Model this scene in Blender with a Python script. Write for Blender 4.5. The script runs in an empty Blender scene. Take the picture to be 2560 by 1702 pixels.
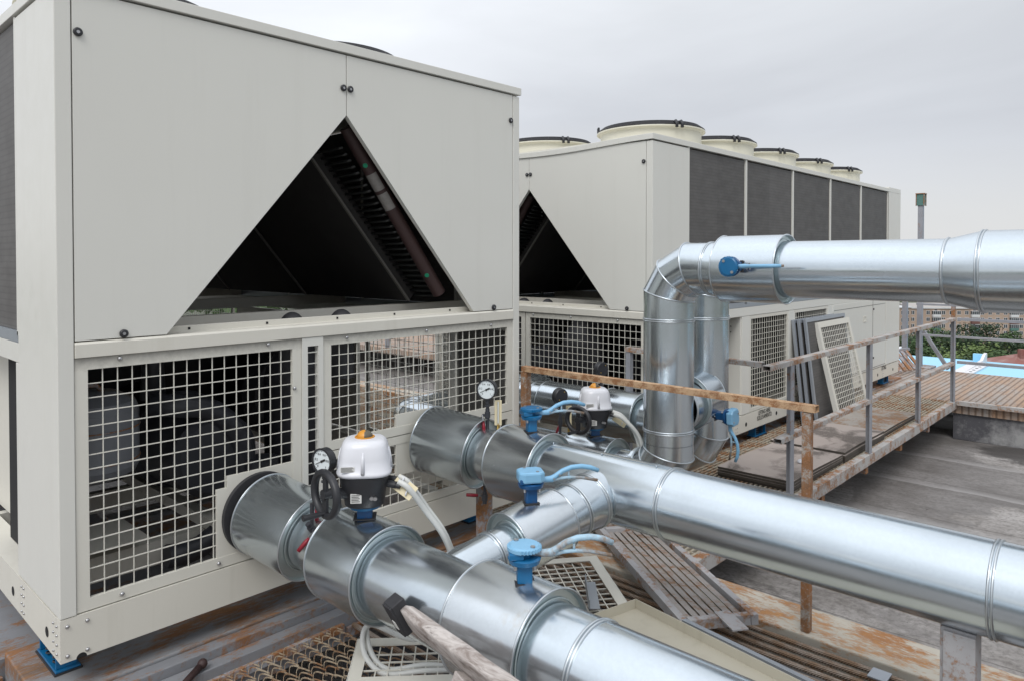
import bpy, bmesh, math, random
from mathutils import Vector, Matrix
random.seed(7)
PI = math.pi
S = bpy.context.scene
COL = S.collection

# ------------------------------------------------------------------ camera, sky, sun, exposure
YAW = math.radians(43.0)
cam_d = bpy.data.cameras.new("camera")
cam = bpy.data.objects.new("camera", cam_d)
COL.objects.link(cam)
cam.location = (0, 0, 1.435)
cam.rotation_euler = (math.radians(89.0), 0, YAW - PI / 2)
cam_d.sensor_width = 36.0
cam_d.lens = 36.0 * 1805.0 / 2560.0
cam_d.shift_y = -0.0674
cam_d.clip_start = 0.05
cam_d.clip_end = 6000
S.camera = cam
S.render.resolution_x, S.render.resolution_y = 1024, 680

W = bpy.data.worlds.new("World")
S.world = W
W.use_nodes = True
wt = W.node_tree
wt.nodes.clear()


def wn(t, **k):
    n = wt.nodes.new(t)
    for a, b in k.items():
        setattr(n, a, b)
    return n


SUN_AZ, SUN_EL = math.radians(208), math.radians(50)      # world angle the light comes from
tc = wn('ShaderNodeTexCoord')
sep = wn('ShaderNodeSeparateXYZ')
wt.links.new(tc.outputs['Generated'], sep.inputs[0])
ramp = wn('ShaderNodeValToRGB')
cr = ramp.color_ramp
cr.elements[0].position = 0.0
cr.elements[0].color = (0.30, 0.30, 0.30, 1)
cr.elements[1].position = 1.0
cr.elements[1].color = (1.36, 1.40, 1.47, 1)
for p, c in ((0.499, (0.34, 0.335, 0.33)), (0.502, (0.79, 0.795, 0.80)), (0.54, (0.765, 0.775, 0.79)),
             (0.585, (0.69, 0.715, 0.765)), (0.65, (0.82, 0.85, 0.895)), (0.80, (1.10, 1.14, 1.20))):
    e = cr.elements.new(p)
    e.color = (*c, 1)
mr = wn('ShaderNodeMath', operation='MULTIPLY_ADD')
mr.inputs[1].default_value = 0.5
mr.inputs[2].default_value = 0.5
wt.links.new(sep.outputs['Z'], mr.inputs[0])
# slow cloud banks: noise stretched along the horizon bends the layers and mottles them
mp = wn('ShaderNodeMapping')
mp.inputs['Scale'].default_value = (1.3, 1.3, 4.5)
wt.links.new(tc.outputs['Generated'], mp.inputs[0])
nz = wn('ShaderNodeTexNoise')
nz.inputs['Scale'].default_value = 1.35
nz.inputs['Detail'].default_value = 6
nz.inputs['Roughness'].default_value = 0.5
nz.inputs['Distortion'].default_value = 0.4
wt.links.new(mp.outputs[0], nz.inputs['Vector'])
ma = wn('ShaderNodeMath', operation='MULTIPLY_ADD')
ma.inputs[1].default_value = 0.07
wt.links.new(nz.outputs['Fac'], ma.inputs[0])
mb_ = wn('ShaderNodeMath', operation='SUBTRACT')
mb_.inputs[1].default_value = 0.035
wt.links.new(mr.outputs[0], ma.inputs[2])
wt.links.new(ma.outputs[0], mb_.inputs[0])
wt.links.new(mb_.outputs[0], ramp.inputs[0])
# the cloud cover is thinner, so brighter, towards the north west
dot = wn('ShaderNodeVectorMath', operation='DOT_PRODUCT')
wt.links.new(tc.outputs['Generated'], dot.inputs[0])
dot.inputs[1].default_value = (-0.62, 0.78, 0.15)
br = wn('ShaderNodeMapRange')
br.inputs['From Min'].default_value = -0.8
br.inputs['From Max'].default_value = 0.8
br.inputs['To Min'].default_value = 0.84
br.inputs['To Max'].default_value = 1.26
wt.links.new(dot.outputs['Value'], br.inputs['Value'])
n2 = wn('ShaderNodeMapRange')
n2.inputs['From Min'].default_value = 0.3
n2.inputs['From Max'].default_value = 0.7
n2.inputs['To Min'].default_value = 0.91
n2.inputs['To Max'].default_value = 1.08
wt.links.new(nz.outputs['Fac'], n2.inputs['Value'])
mm = wn('ShaderNodeMath', operation='MULTIPLY')
wt.links.new(br.outputs[0], mm.inputs[0])
wt.links.new(n2.outputs[0], mm.inputs[1])
vm = wn('ShaderNodeVectorMath', operation='SCALE')
wt.links.new(ramp.outputs['Color'], vm.inputs[0])
wt.links.new(mm.outputs[0], vm.inputs['Scale'])
bg1 = wn('ShaderNodeBackground')
wt.links.new(vm.outputs[0], bg1.inputs['Color'])
bg1.inputs['Strength'].default_value = 1.0
sky = wn('ShaderNodeTexSky', sky_type='NISHITA')
sky.sun_disc = False
sky.sun_elevation = SUN_EL
sky.sun_rotation = PI / 2 - SUN_AZ
bg2 = wn('ShaderNodeBackground')
wt.links.new(sky.outputs[0], bg2.inputs['Color'])
bg2.inputs['Strength'].default_value = 0.08
mixs = wn('ShaderNodeMixShader')
mixs.inputs[0].default_value = 0.06
wo = wn('ShaderNodeOutputWorld')
wt.links.new(bg1.outputs[0], mixs.inputs[1])
wt.links.new(bg2.outputs[0], mixs.inputs[2])
wt.links.new(mixs.outputs[0], wo.inputs['Surface'])

sl = bpy.data.lights.new("sun", 'SUN')
sun = bpy.data.objects.new("sun", sl)
COL.objects.link(sun)
sl.energy = 1.45
sl.angle = math.radians(25)
sl.color = (1.0, 0.97, 0.93)
sd = Vector((math.cos(SUN_AZ) * math.cos(SUN_EL), math.sin(SUN_AZ) * math.cos(SUN_EL), math.sin(SUN_EL)))
sun.rotation_euler = sd.to_track_quat('Z', 'Y').to_euler()
S.view_settings.view_transform = 'Standard'
S.view_settings.look = 'None'
S.view_settings.exposure = 0.0
S.view_settings.gamma = 1.0


# ------------------------------------------------------------------ materials
def newmat(name):
    m = bpy.data.materials.new(name)
    m.use_nodes = True
    nt = m.node_tree
    return m, nt, nt.nodes['Principled BSDF']


def N(nt, t, **k):
    n = nt.nodes.new(t)
    for a, b in k.items():
        setattr(n, a, b)
    return n


def noise(nt, scale, detail=4, rough=0.55, vec=None, stretch=None, dist=0.0, coord='Object'):
    t = N(nt, 'ShaderNodeTexCoord')
    src = t.outputs[coord]
    if stretch:
        mpn = N(nt, 'ShaderNodeMapping')
        mpn.inputs['Scale'].default_value = stretch
        nt.links.new(src, mpn.inputs[0])
        src = mpn.outputs[0]
    n = N(nt, 'ShaderNodeTexNoise')
    n.inputs['Scale'].default_value = scale
    n.inputs['Detail'].default_value = detail
    n.inputs['Roughness'].default_value = rough
    n.inputs['Distortion'].default_value = dist
    nt.links.new(src, n.inputs['Vector'])
    return n.outputs['Fac']


def mrange(nt, v, a, b, c=0.0, d=1.0):
    n = N(nt, 'ShaderNodeMapRange')
    n.inputs['From Min'].default_value = a
    n.inputs['From Max'].default_value = b
    n.inputs['To Min'].default_value = c
    n.inputs['To Max'].default_value = d
    nt.links.new(v, n.inputs['Value'])
    return n.outputs[0]


def mixc(nt, fac, a, b):
    n = N(nt, 'ShaderNodeMix', data_type='RGBA')
    if hasattr(fac, 'node'):
        nt.links.new(fac, n.inputs[0])
    else:
        n.inputs[0].default_value = fac
    for s, v in ((6, a), (7, b)):
        if hasattr(v, 'node'):
            nt.links.new(v, n.inputs[s])
        else:
            n.inputs[s].default_value = (*v, 1)
    return n.outputs[2]


def mathn(nt, op, a, b=None, clamp=False):
    n = N(nt, 'ShaderNodeMath', operation=op)
    n.use_clamp = clamp
    for i, v in enumerate((a, b)):
        if v is None:
            continue
        if hasattr(v, 'node'):
            nt.links.new(v, n.inputs[i])
        else:
            n.inputs[i].default_value = v
    return n.outputs[0]


def bump(nt, bsdf, h, strength=0.2, dist=0.01):
    b = N(nt, 'ShaderNodeBump')
    b.inputs['Strength'].default_value = strength
    b.inputs['Distance'].default_value = dist
    nt.links.new(h, b.inputs['Height'])
    nt.links.new(b.outputs[0], bsdf.inputs['Normal'])
    return b


def mat_plain(name, col, rough=0.5, metal=0.0, var=0.08, nscale=12.0, dirt=None, dirt_amt=0.0, bmp=0.0, spec=0.5):
    m, nt, b = newmat(name)
    f = noise(nt, nscale, 5)
    lo = tuple(c * (1 - var) for c in col)
    hi = tuple(min(1, c * (1 + var)) for c in col)
    c = mixc(nt, f, lo, hi)
    if dirt:
        d = mrange(nt, noise(nt, nscale * 0.35, 8, 0.7), 0.62 - dirt_amt * 0.3, 0.78 - dirt_amt * 0.3)
        c = mixc(nt, d, c, dirt)
    nt.links.new(c, b.inputs['Base Color'])
    b.inputs['Roughness'].default_value = rough
    b.inputs['Metallic'].default_value = metal
    b.inputs['Specular IOR Level'].default_value = spec
    if bmp:
        bump(nt, b, noise(nt, nscale * 6, 4), bmp, 0.004)
    return m


def mat_paint(name, col, grime=0.35, rough=0.36):
    m, nt, b = newmat(name)
    f = noise(nt, 1.3, 4, 0.6)
    c = mixc(nt, f, tuple(x * 0.955 for x in col), tuple(min(1, x * 1.03) for x in col))
    # run-off streaks and handling marks
    st = mrange(nt, noise(nt, 9, 6, 0.65, stretch=(1, 1, 0.07)), 0.53, 0.85, 0, grime * 0.55)
    c = mixc(nt, st, c, tuple(x * 0.62 for x in (col[0], col[1] * 0.97, col[2] * 0.88)))
    sc = mrange(nt, noise(nt, 30, 8, 0.8, dist=1.5), 0.69, 0.80, 0, grime * 0.9)
    c = mixc(nt, sc, c, (0.27, 0.25, 0.22))
    nt.links.new(c, b.inputs['Base Color'])
    r = mrange(nt, noise(nt, 14, 4), 0.2, 0.8, rough - 0.05, rough + 0.12)
    nt.links.new(r, b.inputs['Roughness'])
    bump(nt, b, noise(nt, 2.2, 2), 0.10, 0.012)
    return m


def mat_galv(name, col=(0.585, 0.645, 0.69), rough=0.185, dents=0.36, stain=0.0):
    m, nt, b = newmat(name)
    t = N(nt, 'ShaderNodeTexCoord')
    v = N(nt, 'ShaderNodeTexVoronoi')
    v.inputs['Scale'].default_value = 130
    nt.links.new(t.outputs['Object'], v.inputs['Vector'])
    sepn = N(nt, 'ShaderNodeSeparateColor')
    nt.links.new(v.outputs['Color'], sepn.inputs[0])
    spg = sepn.outputs[0]
    cl = noise(nt, 5, 6, 0.65)
    base = mixc(nt, spg, tuple(x * 0.985 for x in col), tuple(min(1, x * 1.015) for x in col))
    base = mixc(nt, mrange(nt, cl, 0.45, 0.8, 0, 0.3), base, tuple(x * 0.80 for x in col))
    sm = mrange(nt, noise(nt, 24, 7, 0.75, dist=2.0), 0.68, 0.75, 0, 0.10)
    base = mixc(nt, sm, base, (0.40, 0.39, 0.38))
    if stain:
        stf = mrange(nt, noise(nt, 6.5, 5, 0.6), 0.60, 0.74, 0, stain)
        base = mixc(nt, stf, base, (0.46, 0.34, 0.20))
    nt.links.new(base, b.inputs['Base Color'])
    b.inputs['Metallic'].default_value = 0.95
    rr = mathn(nt, 'ADD', mrange(nt, spg, 0, 1, rough - 0.008, rough + 0.008), mrange(nt, cl, 0.3, 0.75, -0.02, 0.09))
    nt.links.new(rr, b.inputs['Roughness'])
    h = mathn(nt, 'ADD', noise(nt, 2.6, 1, 0.4), mathn(nt, 'MULTIPLY', noise(nt, 6.0, 0, 0.4), 0.10))
    bump(nt, b, h, dents, 0.016)
    return m


def mat_rust(name, paint, amt, scale=7.0, stretch=None, rough=0.75, light=(0.40, 0.215, 0.105), dark=(0.10, 0.05, 0.03)):
    m, nt, b = newmat(name)
    n1 = noise(nt, scale * 0.8, 6, 0.62, stretch=stretch, dist=0.1)
    n2_ = noise(nt, scale * 6.0, 8, 0.75, stretch=stretch)
    n3 = noise(nt, scale * 0.6, 5, 0.6, stretch=stretch)
    pv = mixc(nt, n3, tuple(x * 0.75 for x in paint), tuple(min(1, x * 1.22) for x in paint))
    rst = mixc(nt, mrange(nt, n2_, 0.35, 0.65), dark, light)
    rst = mixc(nt, mrange(nt, n3, 0.3, 0.7, 0, 0.8), rst, (0.30, 0.13, 0.05))
    fac = mrange(nt, mathn(nt, 'ADD', mathn(nt, 'MULTIPLY', n1, 0.55), mathn(nt, 'MULTIPLY', n2_, 0.45)), 0.66 - 0.32 * amt, 0.74 - 0.30 * amt)
    nt.links.new(mixc(nt, fac, pv, rst), b.inputs['Base Color'])
    b.inputs['Roughness'].default_value = rough
    b.inputs['Specular IOR Level'].default_value = 0.3
    bump(nt, b, mathn(nt, 'ADD', n2_, fac), 0.35, 0.004)
    return m


M = {}
CREAM = (0.66, 0.655, 0.61)
M['cream'] = mat_paint('cream_paint', CREAM, 0.22)
M['cream_d'] = mat_paint('cream_paint_weathered', (0.64, 0.62, 0.555), 0.6, 0.45)
def mat_door():
    m, nt, b = newmat('cream_mesh_paint')
    t = N(nt, 'ShaderNodeTexCoord')
    sp = N(nt, 'ShaderNodeSeparateXYZ')
    nt.links.new(t.outputs['Object'], sp.inputs[0])
    c = mixc(nt, noise(nt, 6, 4), (0.60, 0.585, 0.52), (0.66, 0.645, 0.585))
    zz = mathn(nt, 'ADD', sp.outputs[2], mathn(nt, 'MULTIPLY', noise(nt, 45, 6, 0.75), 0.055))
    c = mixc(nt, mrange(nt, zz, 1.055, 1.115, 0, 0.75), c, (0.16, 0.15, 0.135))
    sc = mrange(nt, noise(nt, 26, 8, 0.8, dist=1.5), 0.66, 0.74, 0, 0.35)
    c = mixc(nt, sc, c, (0.42, 0.32, 0.20))
    nt.links.new(c, b.inputs['Base Color'])
    b.inputs['Roughness'].default_value = 0.5
    return m


M['cream_mesh'] = mat_door()
M['cowl'] = mat_plain('cream_plastic_cowl', (0.66, 0.64, 0.54), 0.42, 0, 0.04, 3)
M['galv'] = mat_galv('galvanised_sheet')
M['galv2'] = mat_galv('galvanised_sheet_stained', (0.62, 0.66, 0.69), 0.215, 0.3, 0.40)
M['galv_band'] = mat_galv('galvanised_band', (0.56, 0.60, 0.63), 0.3, 0.1)
M['galv_cap'] = mat_galv('galvanised_end_cap', (0.60, 0.67, 0.68), 0.38, 0.2)
M['bolt'] = mat_plain('zinc_bolt', (0.45, 0.45, 0.46), 0.35, 0.9, 0.1, 60)
M['rust_hi'] = mat_rust('rusty_steel', (0.38, 0.36, 0.33), 0.80, 18, light=(0.31, 0.185, 0.105))
M['rust_beam'] = mat_rust('rust_streaked_beam', (0.46, 0.43, 0.37), 0.62, 8.0, (1.6, 0.6, 1.6), light=(0.58, 0.34, 0.15), dark=(0.20, 0.10, 0.06))
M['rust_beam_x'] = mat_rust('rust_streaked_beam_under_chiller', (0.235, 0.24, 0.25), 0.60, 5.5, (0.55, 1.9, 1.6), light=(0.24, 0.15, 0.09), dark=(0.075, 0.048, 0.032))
M['rust_mid'] = mat_rust('half_rusted_grey_paint', (0.34, 0.35, 0.38), 0.72, 9)
M['rust_lo'] = mat_rust('grey_paint_rust_spots', (0.37, 0.365, 0.375), 0.46, 9, light=(0.30, 0.18, 0.10))
M['rail_grey'] = mat_rust('grey_railing_paint', (0.30, 0.31, 0.34), 0.30, 10)
M['rail_top'] = mat_rust('worn_handrail_paint', (0.42, 0.41, 0.40), 0.55, 9)
M['rail_rust'] = mat_rust('fully_rusted_handrail', (0.50, 0.34, 0.21), 0.60, 26, light=(0.33, 0.18, 0.09), dark=(0.14, 0.07, 0.045))
M['strand'] = mat_rust('tan_rusty_strand', (0.40, 0.33, 0.24), 0.55, 20, light=(0.30, 0.18, 0.10), dark=(0.08, 0.05, 0.035))
M['shade_grey'] = mat_plain('dark_grey_shade', (0.13, 0.128, 0.12), 0.8)  # dark grey that stands for the shade inside the corner post
M['tray_paint'] = mat_paint('dirty_cream_tray', (0.46, 0.435, 0.36), 0.9, 0.5)
M['slat'] = mat_rust('worn_slat_paint', (0.33, 0.305, 0.29), 0.50, 10, (2.0, 0.5, 1), light=(0.27, 0.17, 0.11), dark=(0.11, 0.07, 0.05))
M['grate'] = mat_rust('rusty_grating', (0.40, 0.36, 0.29), 0.60, 6, light=(0.42, 0.26, 0.14), dark=(0.14, 0.08, 0.05))
M['plate'] = mat_rust('grey_steel_plate', (0.215, 0.22, 0.235), 0.46, 6.0, (1, 2, 1), light=(0.25, 0.155, 0.09))
M['blue_d'] = mat_plain('dark_blue_enamel', (0.004, 0.065, 0.19), 0.35, 0, 0.15, 20, (0.10, 0.06, 0.04), 0.15)
M['blue_m'] = mat_plain('blue_enamel', (0.006, 0.12, 0.28), 0.35, 0, 0.1, 20, (0.12, 0.08, 0.05), 0.08)
M['blue_l'] = mat_plain('light_blue_enamel', (0.20, 0.42, 0.62), 0.38, 0, 0.08, 25, (0.30, 0.19, 0.11), 0.12)
M['blue_w'] = mat_plain('worn_light_blue_enamel', (0.33, 0.50, 0.62), 0.5, 0, 0.1, 25, (0.24, 0.17, 0.12), 0.62)
M['black'] = mat_plain('black_plastic', (0.022, 0.023, 0.027), 0.45, 0, 0.2, 12)
M['blackrub'] = mat_plain('black_rubber', (0.03, 0.03, 0.034), 0.65, 0, 0.3, 40)
M['lagging'] = mat_plain('black_lagging', (0.030, 0.031, 0.037), 0.55, 0, 0.3, 5, bmp=0.3)
M['compr'] = mat_plain('dark_grey_casting', (0.038, 0.040, 0.048), 0.45, 0, 0.2, 8)
M['tank'] = mat_plain('grey_tank_paint', (0.19, 0.20, 0.22), 0.4, 0, 0.1, 5, (0.22, 0.15, 0.06), 0.25)
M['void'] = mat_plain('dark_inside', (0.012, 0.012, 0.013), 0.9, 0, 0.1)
M['redbrown'] = mat_plain('red_brown_header_paint', (0.040, 0.020, 0.019), 0.6, 0, 0.2, 10)
M['hairpin'] = mat_plain('dark_copper_tube', (0.022, 0.024, 0.023), 0.45, 0, 0.2, 10)
M['joint'] = mat_plain('dark_coil_edge', (0.12, 0.115, 0.105), 0.6, 0, 0.2, 10)
M['label_s'] = mat_plain('silver_label', (0.20, 0.19, 0.18), 0.5, 0, 0.3, 60)
M['finback'] = mat_plain('black_coil_back', (0.030, 0.028, 0.027), 0.8, 0, 0.3, 6)
M['green'] = mat_plain('green_sticker', (0.0, 0.22, 0.11), 0.5)
M['label'] = mat_plain('white_label', (0.62, 0.62, 0.60), 0.5, 0, 0.1, 60)
M['ink'] = mat_plain('black_ink', (0.02, 0.02, 0.02), 0.6)
M['white'] = mat_plain('white_plastic', (0.65, 0.66, 0.70), 0.28, 0, 0.02, 5)
M['amber'] = mat_plain('amber_plastic', (0.62, 0.27, 0.03), 0.4, 0, 0.1)
M['brown'] = mat_plain('smoked_plastic', (0.10, 0.085, 0.06), 0.4)
M['brass'] = mat_plain('brass', (0.55, 0.38, 0.12), 0.35, 0.9, 0.1)
M['red'] = mat_plain('red_plastic', (0.26, 0.015, 0.03), 0.4)
M['conduit'] = mat_plain('grey_conduit', (0.58, 0.59, 0.57), 0.45, 0, 0.05, 20)
M['tag'] = mat_plain('cream_plastic_tag', (0.68, 0.60, 0.40), 0.45)
M['dial'] = mat_plain('white_dial', (0.74, 0.80, 0.82), 0.3, 0, 0.01)
M['yellow'] = mat_plain('yellow_sticker', (0.75, 0.55, 0.03), 0.5)
M['alu'] = mat_plain('grey_filter_frame', (0.36, 0.39, 0.43), 0.4, 0.5, 0.06, 10)
M['blueroof'] = mat_plain('blue_coated_sheet', (0.30, 0.60, 0.80), 0.45, 0, 0.03, 0.6)
M['redroof'] = mat_plain('red_sheet_roof', (0.22, 0.085, 0.07), 0.6, 0, 0.3, 0.6, (0.30, 0.20, 0.18), 0.3)
M['whitebr'] = mat_plain('white_bracket', (0.66, 0.66, 0.68), 0.5)
M['winframe'] = mat_plain('white_window_frame', (0.72, 0.73, 0.75), 0.5)
M['pane'] = mat_plain('dark_window_glass', (0.06, 0.07, 0.08), 0.15, 0, 0.3, 2)
M['brickbase'] = mat_plain('grey_wall', (0.36, 0.34, 0.32), 0.8)
M['balc_w'] = mat_plain('white_balcony', (0.62, 0.63, 0.64), 0.6)
M['balc_g'] = mat_plain('green_balcony', (0.09, 0.19, 0.17), 0.6)
M['balc_d'] = mat_plain('dark_red_balcony', (0.16, 0.08, 0.07), 0.6)
M['bark'] = mat_plain('bark', (0.16, 0.13, 0.10), 0.9, 0, 0.3)
M['birch'] = mat_plain('birch_bark', (0.55, 0.53, 0.48), 0.8, 0, 0.2)
M['asph'] = mat_plain('street_ground', (0.10, 0.11, 0.08), 0.9, 0, 0.35, 0.03)


def mat_coil():
    m, nt, b = newmat('fin_coil_face')
    t = N(nt, 'ShaderNodeTexCoord')
    sp = N(nt, 'ShaderNodeSeparateXYZ')
    nt.links.new(t.outputs['Object'], sp.inputs[0])
    fz = mathn(nt, 'FRACT', mathn(nt, 'MULTIPLY', sp.outputs[2], 38))
    row = mrange(nt, mathn(nt, 'ABSOLUTE', mathn(nt, 'SUBTRACT', fz, 0.5)), 0.32, 0.5, 0, 0.35)
    bandn = noise(nt, 1.0, 3, 0.6, stretch=(1, 3.2, 0.10))
    blot = noise(nt, 5, 7, 0.7, stretch=(1, 1, 2.5))
    c = mixc(nt, bandn, (0.068, 0.064, 0.062), (0.120, 0.114, 0.110))
    wn_ = N(nt, 'ShaderNodeTexWhiteNoise', noise_dimensions='1D')
    nt.links.new(mathn(nt, 'FLOOR', mathn(nt, 'MULTIPLY', mathn(nt, 'ADD', sp.outputs[1], 0.02), 1.94)), wn_.inputs['W'])
    c = mixc(nt, mathn(nt, 'MULTIPLY', wn_.outputs['Value'], 0.55), c, (0.062, 0.058, 0.056))
    c = mixc(nt, mrange(nt, blot, 0.4, 0.75, 0, 0.5), c, (0.16, 0.155, 0.15))
    c = mixc(nt, row, c, (0.03, 0.028, 0.028))
    scr = mrange(nt, noise(nt, 9, 4, 0.6, stretch=(1, 1.4, 26)), 0.70, 0.74, 0, 0.5)
    c = mixc(nt, scr, c, (0.24, 0.235, 0.23))
    nt.links.new(c, b.inputs['Base Color'])
    b.inputs['Roughness'].default_value = 0.6
    bump(nt, b, mathn(nt, 'FRACT', mathn(nt, 'MULTIPLY', sp.outputs[2], 38)), 0.25, 0.004)
    return m


M['coil'] = mat_coil()


def mat_roof():
    m, nt, b = newmat('weathered_roofing_felt')
    t = N(nt, 'ShaderNodeTexCoord')
    n1 = noise(nt, 2.2, 12, 0.74, stretch=(1.3, 0.7, 1), dist=0.4)
    n2_ = noise(nt, 11, 10, 0.8, stretch=(1.4, 0.7, 1))
    n3 = noise(nt, 0.45, 3, 0.5, dist=0.8)
    c = mixc(nt, mrange(nt, n1, 0.38, 0.62), (0.18, 0.165, 0.152), (0.385, 0.365, 0.352))
    c = mixc(nt, mrange(nt, n2_, 0.50, 0.72, 0, 0.5), c, (0.095, 0.085, 0.078))
    # damp patches that dried with an edge
    damp = mrange(nt, mathn(nt, 'ADD', n3, mathn(nt, 'MULTIPLY', mathn(nt, 'SUBTRACT', n2_, 0.5), 0.05)), 0.500, 0.512, 0, 0.50)
    c = mixc(nt, damp, c, (0.11, 0.10, 0.095))
    c = mixc(nt, mrange(nt, noise(nt, 26, 8, 0.75), 0.47, 0.60, 0, 0.45), c, (0.085, 0.078, 0.072))
    for (sx, sy, rr_) in ((6.05, 1.70, 0.42), (3.85, 1.85, 0.62), (9.3, 1.2, 0.5), (5.0, 0.9, 0.35)):
        dn_ = N(nt, 'ShaderNodeVectorMath', operation='DISTANCE')
        nt.links.new(t.outputs['Object'], dn_.inputs[0])
        dn_.inputs[1].default_value = (sx, sy, -0.65)
        dd_ = mathn(nt, 'ADD', dn_.outputs['Value'], mathn(nt, 'MULTIPLY', mathn(nt, 'SUBTRACT', n1, 0.5), 0.9))
        c = mixc(nt, mrange(nt, dd_, rr_ * 0.75, rr_, 0.75, 0.0), c, (0.035, 0.032, 0.030))
    # felt sheets lapped every metre, wavering a little
    sp = N(nt, 'ShaderNodeSeparateXYZ')
    nt.links.new(t.outputs['Object'], sp.inputs[0])
    xw = mathn(nt, 'ADD', sp.outputs[0], mathn(nt, 'MULTIPLY', noise(nt, 1.1, 3), 0.18))
    fr = mathn(nt, 'FRACT', mathn(nt, 'MULTIPLY', xw, 0.93))
    lap = mrange(nt, fr, 0.0, 0.15, 0.65, 0.0)
    c = mixc(nt, lap, c, (0.36, 0.345, 0.34))
    ln = mrange(nt, mathn(nt, 'ABSOLUTE', mathn(nt, 'SUBTRACT', fr, 0.155)), 0.0, 0.007, 0.8, 0.0)
    c = mixc(nt, ln, c, (0.06, 0.055, 0.05))
    spk = mrange(nt, noise(nt, 17, 5, 0.7), 0.66, 0.70, 0, 0.85)
    c = mixc(nt, spk, c, (0.05, 0.045, 0.04))
    nt.links.new(c, b.inputs['Base Color'])
    rr = mrange(nt, damp, 0, 0.50, 0.8, 0.5)
    nt.links.new(rr, b.inputs['Roughness'])
    bump(nt, b, mathn(nt, 'ADD', n1, n2_), 0.4, 0.01)
    return m


M['roof'] = mat_roof()


def mat_brick():
    m, nt, b = newmat('buff_brick')
    t = N(nt, 'ShaderNodeTexCoord')
    br_ = N(nt, 'ShaderNodeTexBrick')
    br_.inputs['Scale'].default_value = 1.0
    br_.inputs['Color1'].default_value = (0.40, 0.295, 0.225, 1)
    br_.inputs['Color2'].default_value = (0.46, 0.345, 0.265, 1)
    br_.inputs['Mortar'].default_value = (0.40, 0.33, 0.28, 1)
    br_.inputs['Brick Width'].default_value = 0.5
    br_.inputs['Row Height'].default_value = 0.16
    br_.inputs['Mortar Size'].default_value = 0.02
    mpn = N(nt, 'ShaderNodeMapping')
    mpn.inputs['Rotation'].default_value = (PI / 2, 0, 0)
    nt.links.new(t.outputs['Object'], mpn.inputs[0])
    nt.links.new(mpn.outputs[0], br_.inputs['Vector'])
    c = mixc(nt, mrange(nt, noise(nt, 0.15, 5), 0.35, 0.7, 0, 0.4), br_.outputs['Color'], (0.33, 0.24, 0.19))
    nt.links.new(c, b.inputs['Base Color'])
    b.inputs['Roughness'].default_value = 0.85
    return m


M['brick'] = mat_brick()


def mat_leaf(name, c1, c2):
    m, nt, b = newmat(name)
    c = mixc(nt, mrange(nt, noise(nt, 0.45, 4), 0.3, 0.7), c1, c2)
    nt.links.new(c, b.inputs['Base Color'])
    b.inputs['Roughness'].default_value = 0.7
    b.inputs['Specular IOR Level'].default_value = 0.25
    return m


M['leaf_d'] = mat_leaf('dark_foliage', (0.024, 0.046, 0.024), (0.055, 0.085, 0.045))
M['leaf_m'] = mat_leaf('mid_foliage', (0.040, 0.075, 0.028), (0.085, 0.13, 0.055))
M['leaf_l'] = mat_leaf('light_foliage', (0.085, 0.13, 0.040), (0.15, 0.20, 0.075))


def mat_wood():
    m, nt, b = newmat('weathered_wood')
    g = noise(nt, 26, 8, 0.75, stretch=(1, 0.14, 1), dist=1.2)
    g2 = noise(nt, 60, 6, 0.7, stretch=(1, 0.10, 1))
    c = mixc(nt, mrange(nt, g, 0.40, 0.60), (0.23, 0.19, 0.17), (0.53, 0.49, 0.465))
    c = mixc(nt, mrange(nt, g2, 0.58, 0.68, 0, 0.85), c, (0.10, 0.075, 0.065))
    nt.links.new(c, b.inputs['Base Color'])
    b.inputs['Roughness'].default_value = 0.8
    bump(nt, b, mathn(nt, 'ADD', g, g2), 0.5, 0.004)
    return m


M['wood'] = mat_wood()


def mat_matsheet():
    m, nt, b = newmat('brown_fibre_sheet')
    n1 = noise(nt, 2.0, 6, 0.6)
    sp = mrange(nt, noise(nt, 1.7, 7, 0.62, dist=0.5), 0.50, 0.58, 0, 0.9)
    wv = noise(nt, 60, 5, 0.7, stretch=(1, 4, 1))
    c = mixc(nt, n1, (0.36, 0.305, 0.275), (0.48, 0.42, 0.385))
    c = mixc(nt, mathn(nt, 'MULTIPLY', sp, mrange(nt, wv, 0.3, 0.6, 0.5, 1.0)), c, (0.085, 0.070, 0.060))
    nt.links.new(c, b.inputs['Base Color'])
    b.inputs['Roughness'].default_value = 0.8
    bump(nt, b, wv, 0.2, 0.003)
    return m


M['mat'] = mat_matsheet()
M['wall_dark'] = mat_plain('peeling_dark_wall', (0.085, 0.085, 0.095), 0.8, 0, 0.3, 4, (0.34, 0.34, 0.34), 0.35)
M['mat_old'] = mat_rust('broken_fibre_sheet', (0.36, 0.33, 0.30), 0.55, 5, light=(0.36, 0.23, 0.13), dark=(0.09, 0.07, 0.055))
M['mat_edge'] = mat_plain('dark_sheet_edge', (0.07, 0.06, 0.05), 0.9, 0, 0.4, 20)


def mat_rebar():
    m, nt, b = newmat('rusty_ribbed_rebar')
    t = N(nt, 'ShaderNodeTexCoord')
    w = N(nt, 'ShaderNodeTexWave', bands_direction='DIAGONAL')
    w.inputs['Scale'].default_value = 55
    nt.links.new(t.outputs['Object'], w.inputs['Vector'])
    n1 = noise(nt, 7, 6, 0.7)
    c = mixc(nt, mrange(nt, n1, 0.4, 0.62), (0.30, 0.19, 0.115), (0.46, 0.40, 0.35))
    c = mixc(nt, mrange(nt, w.outputs['Fac'], 0.2, 0.6, 0.6, 0.0), c, (0.07, 0.045, 0.03))
    nt.links.new(c, b.inputs['Base Color'])
    b.inputs['Roughness'].default_value = 0.7
    bump(nt, b, w.outputs['Fac'], 0.8, 0.004)
    return m


M['rebar'] = mat_rebar()


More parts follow.
